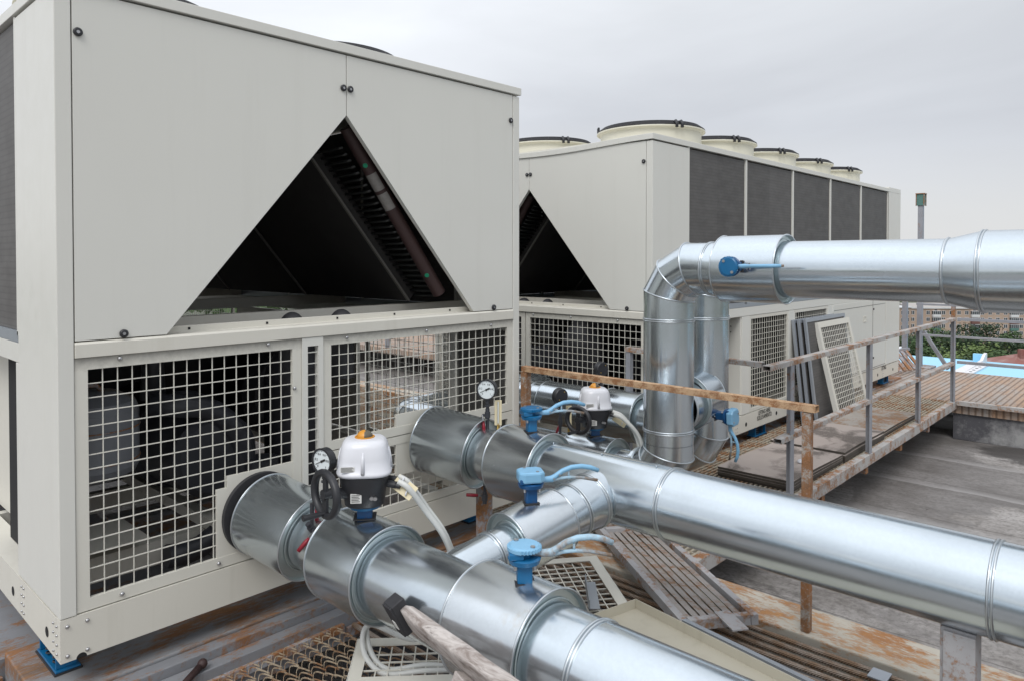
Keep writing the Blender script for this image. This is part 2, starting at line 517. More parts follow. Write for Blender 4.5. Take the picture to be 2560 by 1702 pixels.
def mat_planks():
    m, nt, b = newmat('rusty_ribbed_plate')
    t = N(nt, 'ShaderNodeTexCoord')
    sp = N(nt, 'ShaderNodeSeparateXYZ')
    nt.links.new(t.outputs['Object'], sp.inputs[0])
    fy = mathn(nt, 'FRACT', mathn(nt, 'MULTIPLY', sp.outputs[1], 15))
    n1 = noise(nt, 2.5, 8, 0.7, stretch=(0.4, 2.5, 1))
    n2_ = noise(nt, 14, 8, 0.75, stretch=(0.5, 2, 1))
    c = mixc(nt, mrange(nt, n1, 0.38, 0.66), (0.33, 0.31, 0.29), (0.40, 0.25, 0.155))
    c = mixc(nt, mrange(nt, n2_, 0.52, 0.66, 0, 0.8), c, (0.20, 0.10, 0.05))
    c = mixc(nt, mrange(nt, fy, 0.62, 0.75, 0, 0.75), c, (0.13, 0.085, 0.06))
    nt.links.new(c, b.inputs['Base Color'])
    b.inputs['Roughness'].default_value = 0.75
    bump(nt, b, fy, 0.4, 0.006)
    return m


M['planks'] = mat_planks()


# ------------------------------------------------------------------ mesh builder
def perp(d):
    d = Vector(d).normalized()
    a = Vector((0, 0, 1)) if abs(d.z) < 0.9 else Vector((1, 0, 0))
    u = d.cross(a).normalized()
    return d, u, d.cross(u)


class MB:
    def __init__(s):
        s.v = []
        s.f = []
        s.sm = []
        s.mi = []
        s.cur = 0

    def face(s, idx, smooth=False):
        s.f.append(idx)
        s.sm.append(smooth)
        s.mi.append(s.cur)

    def vs(s, pts):
        n = len(s.v)
        s.v += [tuple(p) for p in pts]
        return list(range(n, n + len(pts)))

    def obox(s, c, ax, ay, az):
        c, ax, ay, az = map(Vector, (c, ax, ay, az))
        i = s.vs([c + sx * ax + sy * ay + sz * az for sz in (-1, 1) for sy in (-1, 1) for sx in (-1, 1)])
        fl = ax.cross(ay).dot(az) < 0
        for q in ((0, 2, 3, 1), (4, 5, 7, 6), (0, 1, 5, 4), (2, 6, 7, 3), (0, 4, 6, 2), (1, 3, 7, 5)):
            q = [i[k] for k in q]
            s.face(q[::-1] if fl else q)
        return s

    def box(s, x0, x1, y0, y1, z0, z1):
        return s.obox(((x0 + x1) / 2, (y0 + y1) / 2, (z0 + z1) / 2), (abs(x1 - x0) / 2, 0, 0), (0, abs(y1 - y0) / 2, 0), (0, 0, abs(z1 - z0) / 2))

    def bar(s, p0, p1, w, h, up=(0, 0, 1)):
        p0, p1 = Vector(p0), Vector(p1)
        d = (p1 - p0)
        L = d.length
        d.normalize()
        u = Vector(up)
        sd_ = d.cross(u)
        if sd_.length < 1e-4:
            sd_ = d.cross(Vector((1, 0, 0)))
        sd_.normalize()
        u = sd_.cross(d)
        return s.obox((p0 + p1) / 2, d * L / 2, sd_ * w / 2, u * h / 2)

    def lathe(s, org, d, prof, seg=48, squash=None):
        """prof: (t, r) points along direction d; every strip gets its own vertices"""
        d, u, w = perp(d)
        org = Vector(org)
        for (t0, r0), (t1, r1) in zip(prof[:-1], prof[1:]):
            ring = []
            for t, r in ((t0, r0), (t1, r1)):
                ring.append([org + d * t + (u * math.cos(2 * PI * k / seg) + w * math.sin(2 * PI * k / seg)) * r for k in range(seg)])
            if r0 < 1e-6:
                i = s.vs([ring[0][0]]) + s.vs(ring[1])
                for k in range(seg):
                    s.face([i[0], i[1 + (k + 1) % seg], i[1 + k]])
            elif r1 < 1e-6:
                i = s.vs(ring[0]) + s.vs([ring[1][0]])
                for k in range(seg):
                    s.face([i[k], i[(k + 1) % seg], i[seg]])
            else:
                i = s.vs(ring[0]) + s.vs(ring[1])
                for k in range(seg):
                    k2 = (k + 1) % seg
                    s.face([i[k], i[k2], i[seg + k2], i[seg + k]], True)
        return s

    def cyl(s, p0, p1, r, seg=16, r1=None, caps=True):
        p0, p1 = Vector(p0), Vector(p1)
        L = (p1 - p0).length
        r1 = r if r1 is None else r1
        pr = [(0, r), (L, r1)]
        if caps:
            pr = [(0, 0)] + pr + [(L, 0)]
        return s.lathe(p0, p1 - p0, pr, seg)

    def torus(s, c, n, R, r, seg=48, rs=8):
        d, u, w = perp(n)
        c = Vector(c)
        i = []
        for k in range(seg):
            a = 2 * PI * k / seg
            q = u * math.cos(a) + w * math.sin(a)
            i += s.vs([c + q * (R + r * math.cos(2 * PI * j / rs)) + d * r * math.sin(2 * PI * j / rs) for j in range(rs)])
        for k in range(seg):
            for j in range(rs):
                a, b = k * rs + j, k * rs + (j + 1) % rs
                c2, d2 = ((k + 1) % seg) * rs + (j + 1) % rs, ((k + 1) % seg) * rs + j
                s.face([i[a], i[b], i[c2], i[d2]], True)
        return s

    def tube(s, pts, r, rs=10, caps=True):
        """r: number or list; swept with parallel transport"""
        pts = [Vector(p) for p in pts]
        n = len(pts)
        rad = r if isinstance(r, (list, tuple)) else [r] * n
        tan = []
        for k in range(n):
            a = pts[max(0, k - 1)]
            b = pts[min(n - 1, k + 1)]
            tan.append((b - a).normalized())
        _, u, _ = perp(tan[0])
        idx = []
        for k in range(n):
            u = (u - tan[k] * u.dot(tan[k])).normalized()
            w = tan[k].cross(u)
            idx.append(s.vs([pts[k] + (u * math.cos(2 * PI * j / rs) + w * math.sin(2 * PI * j / rs)) * rad[k] for j in range(rs)]))
        for k in range(n - 1):
            for j in range(rs):
                j2 = (j + 1) % rs
                s.face([idx[k][j], idx[k][j2], idx[k + 1][j2], idx[k + 1][j]], True)
        if caps:
            s.face(idx[0][::-1])
            s.face(idx[-1])
        return s

    def prism(s, poly, axis, a, b):
        """poly: 2d points, extruded along 'x','y' or 'z' from a to b"""
        def P(p, t):
            return {'x': (t, p[0], p[1]), 'y': (p[0], t, p[1]), 'z': (p[0], p[1], t)}[axis]
        i = s.vs([P(p, a) for p in poly])
        j = s.vs([P(p, b) for p in poly])
        n = len(poly)
        s.face(i)
        s.face(j[::-1])
        for k in range(n):
            s.face([i[k], j[k], j[(k + 1) % n], i[(k + 1) % n]])
        return s

    def quad(s, *p):
        s.face(s.vs(p))
        return s

    def ball(s, c, r, seg=16, zs=(1, 1, 1), half=False):
        c = Vector(c)
        rows = seg // 2
        lo = 0 if half else -rows
        idx = []
        for a in range(lo, rows + 1, 1):
            th = (PI / 2) * a / rows
            idx.append(s.vs([c + Vector((r * zs[0] * math.cos(th) * math.cos(2 * PI * k / seg), r * zs[1] * math.cos(th) * math.sin(2 * PI * k / seg), r * zs[2] * math.sin(th))) for k in range(seg)]))
        for a in range(len(idx) - 1):
            for k in range(seg):
                k2 = (k + 1) % seg
                s.face([idx[a][k], idx[a][k2], idx[a + 1][k2], idx[a + 1][k]], True)
        return s

    def build(s, name, mats, parent=None, bevel=0.0, fix=True):
        me = bpy.data.meshes.new(name)
        me.from_pydata(s.v, [], s.f)
        if not isinstance(mats, (list, tuple)):
            mats = [mats]
        for m in mats:
            me.materials.append(M[m])
        me.polygons.foreach_set('use_smooth', s.sm)
        me.polygons.foreach_set('material_index', s.mi)
        if fix:
            bm = bmesh.new()
            bm.from_mesh(me)
            bmesh.ops.recalc_face_normals(bm, faces=bm.faces)
            bm.to_mesh(me)
            bm.free()
        me.update()
        o = bpy.data.objects.new(name, me)
        COL.objects.link(o)
        if parent:
            o.parent = parent
        if bevel:
            b = o.modifiers.new('bevel', 'BEVEL')
            b.width = bevel
            b.segments = 2
            b.limit_method = 'ANGLE'
            b.angle_limit = math.radians(50)
        return o


def tag(o, label, cat=None, group=None):
    o['label'] = label
    if cat:
        o['category'] = cat
    if group:
        o['group'] = group
    return o


def thing(name, label, cat, loc=(0, 0, 0), rz=0.0, group=None):
    o = bpy.data.objects.new(name, None)
    o.empty_display_size = 0.1
    COL.objects.link(o)
    o.location = loc
    o.rotation_euler = (0, 0, rz)
    return tag(o, label, cat, group)


def orient(o, loc, zdir, xdir):
    z = Vector(zdir).normalized()
    x = Vector(xdir)
    x = (x - z * x.dot(z)).normalized()
    y = z.cross(x)
    m = Matrix((x, y, z)).transposed().to_4x4()
    m.translation = Vector(loc)
    o.matrix_world = m


def struct(o):
    o['kind'] = 'structure'
    return o


def copy_tree(o, parent=None):
    c = o.copy()
    COL.objects.link(c)
    c.parent = parent
    for ch in [x for x in KIDS.get(o.name, [])]:
        copy_tree(ch, c)
    return c


KIDS = {}


def index_kids(root):
    KIDS[root.name] = [x for x in COL.objects if x.parent == root]
    for k in KIDS[root.name]:
        index_kids(k)


def text_mesh(txt, size, name, mat, parent, loc, rot, extrude=0.0006, sx=1.0):
    cu = bpy.data.curves.new('txt', 'FONT')
    cu.body = txt
    cu.size = size
    cu.extrude = extrude
    cu.align_x = 'CENTER'
    cu.align_y = 'CENTER'
    to = bpy.data.objects.new('txt', cu)
    COL.objects.link(to)
    dg = bpy.context.evaluated_depsgraph_get()
    me = bpy.data.meshes.new_from_object(to.evaluated_get(dg))
    bpy.data.objects.remove(to)
    me.materials.clear()
    me.materials.append(M[mat])
    o = bpy.data.objects.new(name, me)
    COL.objects.link(o)
    o.parent = parent
    o.location = loc
    o.rotation_euler = rot
    o.scale = (sx, 1, 1)
    return o


# ------------------------------------------------------------------ the place: ground, roofs, decks
g = MB()
g.box(-3000, 3000, -3000, 3000, -39, -38)
struct(g.build('ground', 'asph'))
o = struct(MB().box(-14, 13.2, -14, 16, -0.75, -0.65).build('roof', 'roof'))
b = MB().box(-13.8, 13.0, -13.8, 15.8, -38, -0.76)
tag(b.build('building', 'brickbase'), 'grey host building whose flat roof carries the chillers', 'building')
b = MB().box(13.21, 19.42, -16, 14, -1.0, -0.9)
struct(b.build('blue_sheet_roof', 'blueroof'))
b = MB().box(13.4, 19.2, -15.8, 13.8, -38, -1.01)
tag(b.build('annex_building', 'brickbase'), 'lower annex under the bright light blue sheet roof', 'building')
for i, (y, lab) in enumerate(((3.3, 'perforated white bracket on the blue roof, seen between the two railing posts on the right'),
                              (5.05, 'perforated white bracket on the blue roof beside the far end of the rear chiller'))):
    t = thing('roof_bracket', lab, 'bracket', (0, 0, 0), 0, 'white brackets on the blue roof')
    m_ = MB()
    m_.prism([(17.0, -0.9), (19.35, -0.9), (19.35, -0.70), (19.15, -0.72), (18.9, -0.82), (17.0, -0.87)], 'y', y - 0.03, y + 0.03)
    m_.box(17.0, 18.9, y - 0.18, y + 0.18, -0.897, -0.87)
    m_.build('bracket_body', 'whitebr', t)
    h = MB()
    for k in range(6):
        h.cyl((17.2 + k * 0.3, y - 0.11, -0.868), (17.2 + k * 0.3, y - 0.11, -0.864), 0.03, 10)
    h.build('bolt_hole', 'ink', t)
    MB().box(19.2, 19.3, y + 0.04, y + 0.22, -0.9, -0.72).build('blue_tab', 'blueroof', t)

# rusty beams and decks round the first chiller
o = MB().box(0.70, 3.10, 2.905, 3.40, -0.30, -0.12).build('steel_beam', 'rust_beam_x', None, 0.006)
tag(o, 'wide rust streaked steel beam lying under the front of the near chiller', 'beam')
t = thing('steel_channel', 'grey blue channel with a rusty groove running along the foot of the near chiller', 'beam')
m_ = MB()
m_.box(0.80, 3.10, 2.835, 2.900, -0.30, -0.130)
m_.build('channel_web', 'plate', t, 0.004)
MB().box(0.80, 3.10, 2.765, 2.831, -0.30, -0.165).build('channel_flange', 'plate', t, 0.004)
o = MB().box(-1.2, 1.5, 3.41, 9.3, -0.30, -0.15).build('steel_plate', 'plate')
tag(o, 'grey steel floor plate with rust blooms left of the near chiller', 'floor plate')
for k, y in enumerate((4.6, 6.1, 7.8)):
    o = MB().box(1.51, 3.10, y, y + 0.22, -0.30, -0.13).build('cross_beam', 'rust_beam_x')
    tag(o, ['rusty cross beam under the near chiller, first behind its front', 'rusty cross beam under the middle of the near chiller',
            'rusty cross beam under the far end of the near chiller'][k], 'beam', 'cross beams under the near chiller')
o = MB().box(3.145, 3.415, -2.5, 2.885, -0.36, -0.20).build('edge_beam', 'rust_beam', None, 0.006)
tag(o, 'pale flat beam with orange rust streaks that carries the rusty post', 'beam')

# expanded metal grating, rows of fish-scale strands
t = thing('expanded_grating', 'rusty expanded metal grating with curved strands in the lower left', 'grating')


def expanded(x0, x1, y0, y1, zz, pitch_x=0.056, pitch_y=0.036):
    m_ = MB()
    row = 0
    y = y0
    while y < y1:
        x = x0 - (pitch_x / 2 if row % 2 else 0) - 0.03 * math.sin(row * 1.7)
        while x < x1:
            pts = []
            for k in range(9):
                a = PI * k / 8
                pts.append(Vector((x + pitch_x * k / 8 * 1.12, y + pitch_y * 1.05 * math.sin(a) + random.uniform(-.0006, .0006), zz + 0.011 * math.sin(a))))
            for a_, b_ in zip(pts[:-1], pts[1:]):
                m_.bar(a_, b_, 0.0022, 0.0050)
            x += pitch_x
        y += pitch_y
        row += 1
    return m_


expanded(0.80, 1.80, 1.75, 2.735, -0.215).build('strands', 'strand', t)
m_ = MB()
for y in (2.745, 2.2, 1.7):
    m_.box(0.75, 1.84, y, y + 0.02, -0.24, -0.205)
m_.build('frame', 'rust_mid', t)
t = thing('expanded_grating', 'short piece of expanded metal grating at the bottom left corner of the picture', 'grating')
expanded(0.10, 0.68, 2.7, 3.38, -0.225).build('strands', 'strand', t)
MB().box(0.0, 0.69, 3.38, 3.40, -0.26, -0.21).build('frame', 'rust_mid', t)
# scrap bolt on the grating
t = thing('steel_bar', 'short brown steel bar with a knob end lying on the channel by the expanded grating', 'steel bar')
m_ = MB().tube([(1.06, 2.70, -0.185), (1.12, 2.735, -0.165), (1.20, 2.775, -0.145)], [0.010, 0.013, 0.014])
m_.build('shank', 'redbrown', t)
MB().ball((1.215, 2.782, -0.140), 0.019, 12).build('head', 'redbrown', t)

# ribbed rebar grating
t = thing('rebar_grating', 'grating of parallel ribbed rebars below the big pipes, rusty', 'grating')
m_ = MB()
x = 1.885
while x < 3.14:
    m_.cyl((x, -0.9, -0.222), (x, 2.74, -0.222), 0.0115, 8)
    x += 0.0575
m_.build('bars', 'rebar', t)
for y in (2.745, 1.75, 0.72, -0.3):
    MB().box(1.86, 3.14, y, y + 0.05, -0.275, -0.232).build('cross_bar', 'rust_mid', t)
MB().box(1.84, 3.14, -1.0, 2.76, -0.40, -0.385).build('tray', 'lagging', t)
m_ = MB().box(3.02, 3.10, 0.83, 0.90, -0.213, -0.207)
tag(m_.build('metal_scrap', 'alu'), 'small loose sheet scrap lying across the rebar ends', 'scrap metal')

# walkway beside the rear chiller and through the gap between the two units
t = thing('walkway', 'raised walkway of rusty fine grating beside the rear chiller', 'walkway')
m_ = MB()
y = 1.965
while y < 2.90:
    m_.box(3.42, 9.55, y, y + 0.014, -0.222, -0.200)
    y += 0.036
x = 3.44
while x < 9.55:
    m_.box(x, x + 0.010, 1.96, 2.90, -0.2235, -0.2015)
    x += 0.085
m_.build('grating', 'grate', t)
m_ = MB()
y = 2.925
while y < 5.6:
    m_.box(3.20, 4.62, y, y + 0.0055, -0.222, -0.200)
    y += 0.030
x = 3.22
while x < 4.62:
    m_.box(x, x + 0.005, 2.92, 5.6, -0.2235, -0.2015)
    x += 0.052
m_.build('gap_grating', 'grate', t)
MB().box(3.43, 9.54, 1.99, 2.90, -0.30, -0.285).build('tray', 'lagging', t)
m_ = MB()
m_.box(3.42, 9.56, 1.905, 1.960, -0.285, -0.195)
m_.build('edge_channel', 'rail_top', t, 0.003)
for x in (5.4, 6.4, 7.4, 8.4):
    MB().box(x, x + 0.06, 1.93, 1.99, -0.36, -0.287).build('bracket', 'rust_mid', t)
for x in (4.2, 6.9, 9.3):
    MB().box(x, x + 0.10, 2.3, 2.4, -0.645, -0.302).build('support', 'rust_mid', t)
t = thing('platform', 'far platform of orange rusted ribbed plates reaching to the blue roof', 'platform')
MB().box(9.57, 12.42, -6, 4.6, -0.34, -0.25).build('ribbed_plate', 'planks', t)
MB().box(9.50, 9.566, -6, 1.90, -0.235, -0.19).build('edge_angle', 'rail_top', t)
MB().box(12.43, 12.85, 2.85, 5.0, -0.30, -0.24).build('end_plate', 'rust_lo', t)
m_ = MB()
m_.box(9.60, 9.72, -6, 1.95, -0.645, -0.342)
tag(m_.build('low_wall', 'wall_dark'), 'low dark grey wall with peeling white patches under the far platform edge', 'wall')
t = thing('platform', 'rear rusty platform glimpsed through the mesh of the near chiller', 'platform')
MB().box(8.1, 12.42, 5.7, 15.5, -0.30, -0.20).build('ribbed_plate', 'planks', t)
MB().box(5.35, 5.60, 5.6, 14.0, -0.30, -0.17).build('edge_beam', 'rust_beam', t)
m_ = MB()
y = 5.62
while y < 10:
    m_.box(3.2, 5.34, y, y + 0.012, -0.222, -0.200)
    y += 0.04
m_.build('grating', 'grate', t)
t = thing('railing', 'grey railing far behind the near chiller, seen only through its mesh', 'railing')
for z in (0.27, 0.72):
    MB().box(8.12, 8.16, 5.8, 15.4, z, z + 0.035).build('rail', 'rail_top', t)
for y in (6.2, 7.7, 9.2, 10.7, 12.2, 13.7):
    MB().box(8.11, 8.17, y, y + 0.06, -0.19, 0.71).build('post', 'rail_grey', t)
# under the rear chiller: wider deck
o = MB().box(4.63, 11.2, 2.91, 5.4, -0.30, -0.225).build('deck_plate', 'rust_mid')
tag(o, 'dark rusty deck under the rear chiller', 'floor plate')
# slatted step pieces by the far corner
t = thing('slatted_step', 'rusty slatted step leaning at the far corner of the rear chiller', 'step')
m_ = MB()
for k in range(7):
    m_.bar((11.15 + k * 0.14, 3.05 - k * 0.03, -0.19), (11.35 + k * 0.14, 3.3 - k * 0.03, 0.04), 0.05, 0.02)
m_.build('slat', 'rust_mid', t)
m_ = MB().bar((11.3, 3.32, 0.05), (12.3, 3.1, 0.05), 0.03, 0.04)
m_.build('frame', 'rail_grey', t)


# ------------------------------------------------------------------ chillers
CW, CH, CL = 2.406, 2.44, 6.2


def mesh_cells(m_, org, eu, ev, w, h, border=0.045, pitch=0.0505, wire=0.0034, depth=0.004, solid=None, jitter=0.0, fr=0.018):
    """framed mesh panel in the plane org + u*eu + v*ev; solid(u,v) tells where a blank plate sits"""
    org, eu, ev = Vector(org), Vector(eu), Vector(ev)
    n = eu.cross(ev)

    def bx(u0, u1, v0, v1, d0, d1):
        m_.obox(org + eu * (u0 + u1) / 2 + ev * (v0 + v1) / 2 + n * (d0 + d1) / 2, eu * (u1 - u0) / 2, ev * (v1 - v0) / 2, n * (d1 - d0) / 2)
    bx(0, w, 0, border, -fr, 0)
    bx(0, w, h - border, h, -fr, 0)
    bx(0, border, border, h - border, -fr, 0)
    bx(w - border, w, border, h - border, -fr, 0)
    nu = max(1, round((w - 2 * border) / pitch))
    nv = max(1, round((h - 2 * border) / pitch))
    pu, pv = (w - 2 * border) / nu, (h - 2 * border) / nv
    for k in range(1, nu):
        u = border + k * pu
        bx(u - wire / 2, u + wire / 2, border, h - border, -0.008 - depth, -0.008)
    for k in range(1, nv):
        v = border + k * pv
        bx(border, w - border, v - wire / 2, v + wire / 2, -0.0085 - depth, -0.0075)
    if solid:
        for (u0, u1, v0, v1) in solid:
            bx(u0, u1, v0, v1, -0.016, -0.002)
    return m_


def make_fan(x, y, parent):
    f = MB()
    f.lathe((x, y, CH), (0, 0, 1), [(0, 0.450), (0.010, 0.438), (0.165, 0.436), (0.172, 0.445), (0.178, 0.470), (0.188, 0.470), (0.188, 0.42), (0.02, 0.405), (0.02, 0.0)], 56)
    c = f.build('fan_cowl', 'cowl', parent)
    q = MB()
    z = CH + 0.190
    for k, r in enumerate((0.462, 0.448, 0.434, 0.420)):
        q.torus((x, y, z + 0.006 + k * 0.010), (0, 0, 1), r, 0.0058, 56, 6)
    for r in (0.10, 0.15, 0.20, 0.25, 0.30, 0.34, 0.375, 0.40):
        q.torus((x, y, z + 0.034), (0, 0, 1), r, 0.003, 40, 4)
    for k in range(12):
        a = 2 * PI * k / 12 + 0.2
        q.tube([(x + math.cos(a) * r, y + math.sin(a) * r, z + h) for r, h in ((0.06, 0.034), (0.30, 0.035), (0.42, 0.032), (0.468, 0.004))], 0.005, 6)
    q.build('fan_guard', 'blackrub', c)
    h = MB().cyl((x, y, CH + 0.02), (x, y, CH + 0.19), 0.085, 20)
    h.build('fan_hub', 'black', c)
    j = MB()
    for a in (0.0, 0.05):
        aa = -0.55 + a * 2.2
        px_, py_ = x + 0.462 * math.cos(aa), y + 0.462 * math.sin(aa)
        j = MB()
        j.tube([(px_ - .05 * math.cos(aa), py_ - .05 * math.sin(aa), z + 0.026), (px_, py_, z + 0.030), (px_ + .014, py_ - .008, z + 0.01), (px_ + .015, py_ - .008, z - 0.025)], 0.013, 8)
        j.build('cable_entry', 'black', c)
    aa = 3.9
    for e in (-0.05, 0.05):
        j = MB()
        px_, py_ = x + 0.46 * math.cos(aa + e), y + 0.46 * math.sin(aa + e)
        j.box(px_ - 0.005, px_ + 0.005, py_ - 0.008, py_ + 0.008, z, z + 0.048)
        j.build('guard_clip', 'black', c)
    return c


def knob(m_, x, z, y=0.0, r=0.016):
    m_.lathe((x, y, z), (0, -1, 0), [(0, r), (0.006, r), (0.009, r * 0.8), (0.010, r * 0.45), (0.004, r * 0.40), (0.004, 0)], 20)


def make_chiller(name, label, near):
    t = thing(name, label, 'chiller unit')
    # base frame
    m_ = MB()
    m_.box(0, CW, 0.0, 0.05, 0, 0.155)
    m_.cur = 1
    for x in (0.022, 0.086, CW - 0.086, CW - 0.022):
        for z in (0.022, 0.128):
            m_.ball((x, -0.001, z), 0.0072, 12)
    m_.cur = 2
    m_.prism([(0.067 + 0.017 * math.cos(PI * k / 12), 0.0004 + 0.017 * math.sin(PI * k / 12)) for k in range(13)], 'y', -0.0012, 0.0005)
    m_.build('base_rail', ['cream_d', 'bolt', 'void'], t)
    for x0, x1 in ((0.0, 0.12), (CW - 0.12, CW)):
        m_ = MB().box(x0, x1, 0.052, CL, 0, 0.150)
        xx = x0 - 0.0015 if x0 == 0 else x1 + 0.0015
        dd = -1 if x0 == 0 else 1
        m_.cur = 2
        for y in (0.16, 0.64, 1.55, 2.2, 2.95, 4.1, 4.6, 5.3, 5.95):
            m_.cyl((xx, y, 0.062), (xx - dd * 0.0005, y, 0.062), 0.019, 20)
        m_.cur = 1
        for y in (0.035, 0.075, 0.47, 0.50, 0.90, 0.93, 1.35, 1.38, 2.5, 2.53, 4.9, 4.93, 5.5, 5.53):
            for z in (0.025, 0.058, 0.092, 0.125):
                m_.ball((xx, y, z), 0.0048, 8)
        m_.build('side_rail', ['cream_d', 'bolt', 'void'], t)
    MB().box(0.12, CW - 0.12, CL - 0.05, CL, 0, 0.15).build('base_rail', 'cream_d', t)
    for y in (0.55, 1.5, 3.0, 4.5):
        m_ = MB().box(0.121, CW - 0.121, y, y + 0.05, 0.03, 0.14)
        m_.build('floor_beam', 'cream_d', t)
    m_ = MB().box(0.75, 0.81, 0.052, 3.0, 0.145, 0.20).box(1.75, 1.81, 0.052, 3.0, 0.145, 0.20)
    m_.build('floor_beam', 'cream_d', t)
    # corner posts (folded sheet), 0.515 m of side face
    for sx in (0, 1):
        for yy in (0, 1):
            m_ = MB()
            a, b_ = (0, 0.053) if sx == 0 else (CW - 0.053, CW)
            s0, s1 = (0, 0.022) if sx == 0 else (CW - 0.022, CW)
            if yy == 0:
                m_.prism([(a, 0), (b_, 0), (b_, 0.022), (s1 if sx == 0 else s0, 0.022), (s1 if sx == 0 else s0, 0.515), (s0 if sx == 0 else s1, 0.515)] if sx == 0 else
                         [(a, 0), (b_, 0), (b_, 0.515), (s0, 0.515), (s0, 0.022), (a, 0.022)], 'z', 0.157, 2.388)
            else:
                m_.box(s0, s1, CL - 0.52, CL, 0.157, 2.388)
            m_.build('corner_post', 'cream', t, 0.003)
    # top trim and roof
    m_ = MB()
    if near:
        m_.box(-0.008, CW + 0.008, -0.010, 0.03, 2.398, CH)
    else:
        prev = None
        for k in range(25):
            x = -0.008 + (CW + 0.016) * k / 24
            u = max(0.0, (x - 0.2) / (CW - 0.2))
            dz = -0.030 * math.sin(PI * min(1, u)) ** 2 * (0.4 + u)
            if prev:
                m_.bar((prev[0], 0.010, 2.419 + prev[1]), (x, 0.010, 2.419 + dz), 0.040, 0.042)
            prev = (x, dz)
    m_.box(-0.008, 0.03, 0.031, CL + 0.008, 2.398, CH)
    m_.box(CW - 0.03, CW + 0.008, 0.031, CL + 0.008, 2.398, CH)
    m_.build('top_trim', 'cream', t, 0.002)
    MB().box(0.03, CW - 0.03, 0.03, CL, 2.400, 2.432).build('roof_sheet', 'cream_d', t)
    for k in range(5):
        for fx in (0.585, CW - 0.630):
            make_fan(fx, (1.02 if near else 0.97) + k * 1.035, t)
    # front panels round the A-shaped opening
    cx_ = CW / 2
    for s in (-1, 1):
        def X(d):
            return cx_ + s * d
        m_ = MB()
        m_.prism([(X(0.0018), 2.107), (X(0.0018), 2.390), (X(1.146), 2.390), (X(1.146), 1.140), (X(0.828), 1.140)], 'y', 0.002, 0.030)
        p = m_.build('gable_panel', 'cream', t, 0.0015)
        for kx, kz in ((0.019, 2.233), (1.128, 2.241), (0.985, 1.156)):
            kk = MB()
            knob(kk, X(kx), kz, 0.0, 0.0155)
            kk.cur = 1
            kk.cyl((X(kx), -0.0045, kz), (X(kx), -0.008, kz), 0.006, 10)
            kk.build('latch_knob', ['black', 'bolt'], p)
    # lip beam below the opening
    m_ = MB()
    m_.prism([(-0.004, 1.080), (-0.004, 1.128), (0.004, 1.136), (0.060, 1.138), (0.060, 1.165), (0.068, 1.165), (0.068, 1.080)], 'x', 0.055, CW - 0.055)
    m_.build('lip_beam', 'cream_d', t, 0.0015)
    m_ = MB()
    for x in (0.48, 0.82, 1.18, 1.52, 1.9):
        m_.box(x, x + 0.010, 0.0585, 0.0595, 1.147, 1.157)
    m_.build('slot', 'void', t)
    # interior deck beams
    for y in (0.42, 1.75, 3.4, 4.8):
        MB().box(0.03, CW - 0.03, y, y + 0.05, 1.105, 1.172).build('deck_beam', 'cream_d', t)
    # V coils: black slab, hairpins, header
    for s in (-1, 1):
        def X(d):
            return cx_ + s * d
        m_ = MB()
        tx, tz, bx_, bz = 0.03, 1.945, 0.655, 1.195
        dn = Vector((tz - bz, bx_ - tx)).normalized() * 0.07
        m_.prism([(X(tx), tz), (X(bx_), bz), (X(bx_ + dn.x), bz + dn.y), (X(tx + dn.x), tz + dn.y)], 'y', 0.36, CL - 0.3)
        c = m_.build('slanted_coil', 'finback', t)
        for y in (0.352, 1.45, 2.55, 3.6, 4.7):
            MB().bar((X(tx) - s * 0.006, y, tz), (X(bx_) - s * 0.006, y, bz), 0.016, 0.012).build('coil_joint', 'joint', c)
        hp = MB()
        for k in range(27):
            u = k / 26
            x_, z_ = X(tx + (bx_ - tx) * u + 0.035), tz + (bz - tz) * u + 0.03
            hp.tube([(x_, 0.355, z_), (x_, 0.17, z_ + 0.002), (x_ + s * 0.010, 0.15, z_ + 0.006), (x_ + s * 0.022, 0.17, z_ + 0.008), (x_ + s * 0.022, 0.34, z_ + 0.008)], 0.0070, 6)
        hp.build('hairpin_tubes', 'hairpin', c)
        if (s > 0) != near:
            continue
        hd = MB().cyl((X(0.075), 0.115, 2.075), (X(0.672), 0.115, 1.245), 0.036, 20)
        hh = hd.build('header_pipe', 'redbrown', c)
        if near and s > 0:
            dv = Vector((0.597, 0, -0.83)).normalized()
            a0 = Vector((X(0.075), 0.115, 2.075))
            out = Vector((-0.72, -0.62, -0.3)).normalized()
            out = (out - dv * out.dot(dv)).normalized()
            side = dv.cross(out)
            for q in (0.20, 0.88):
                pc = a0 + dv * q + out * 0.0365
                MB().lathe(pc, out, [(0.0, 0), (0.001, 0), (0.001, 0.013)], 16).build('green_dot', 'green', hh) if False else \
                    MB().cyl(pc - out * 0.002, pc + out * 0.001, 0.012, 14).build('green_dot', 'green', hh)
            for q in (0.30, 0.415):
                lb = MB()
                for j in range(6):
                    a = -0.9 + j * 0.3
                    b2 = a + 0.3
                    p0 = a0 + dv * (q - 0.048) + (out * math.cos(a) + side * math.sin(a)) * 0.0368
                    p1 = a0 + dv * (q - 0.048) + (out * math.cos(b2) + side * math.sin(b2)) * 0.0368
                    lb.quad(p0, p1, p1 + dv * 0.096, p0 + dv * 0.096)
                lb.build('paper_label', 'label_s', hh)
    # black dividers that close the top of the unit
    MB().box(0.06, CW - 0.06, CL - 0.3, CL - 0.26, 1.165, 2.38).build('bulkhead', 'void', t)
    # side coils with mullions
    ys = [0.515, 1.530, 2.570, 3.600, 4.615, 5.680]
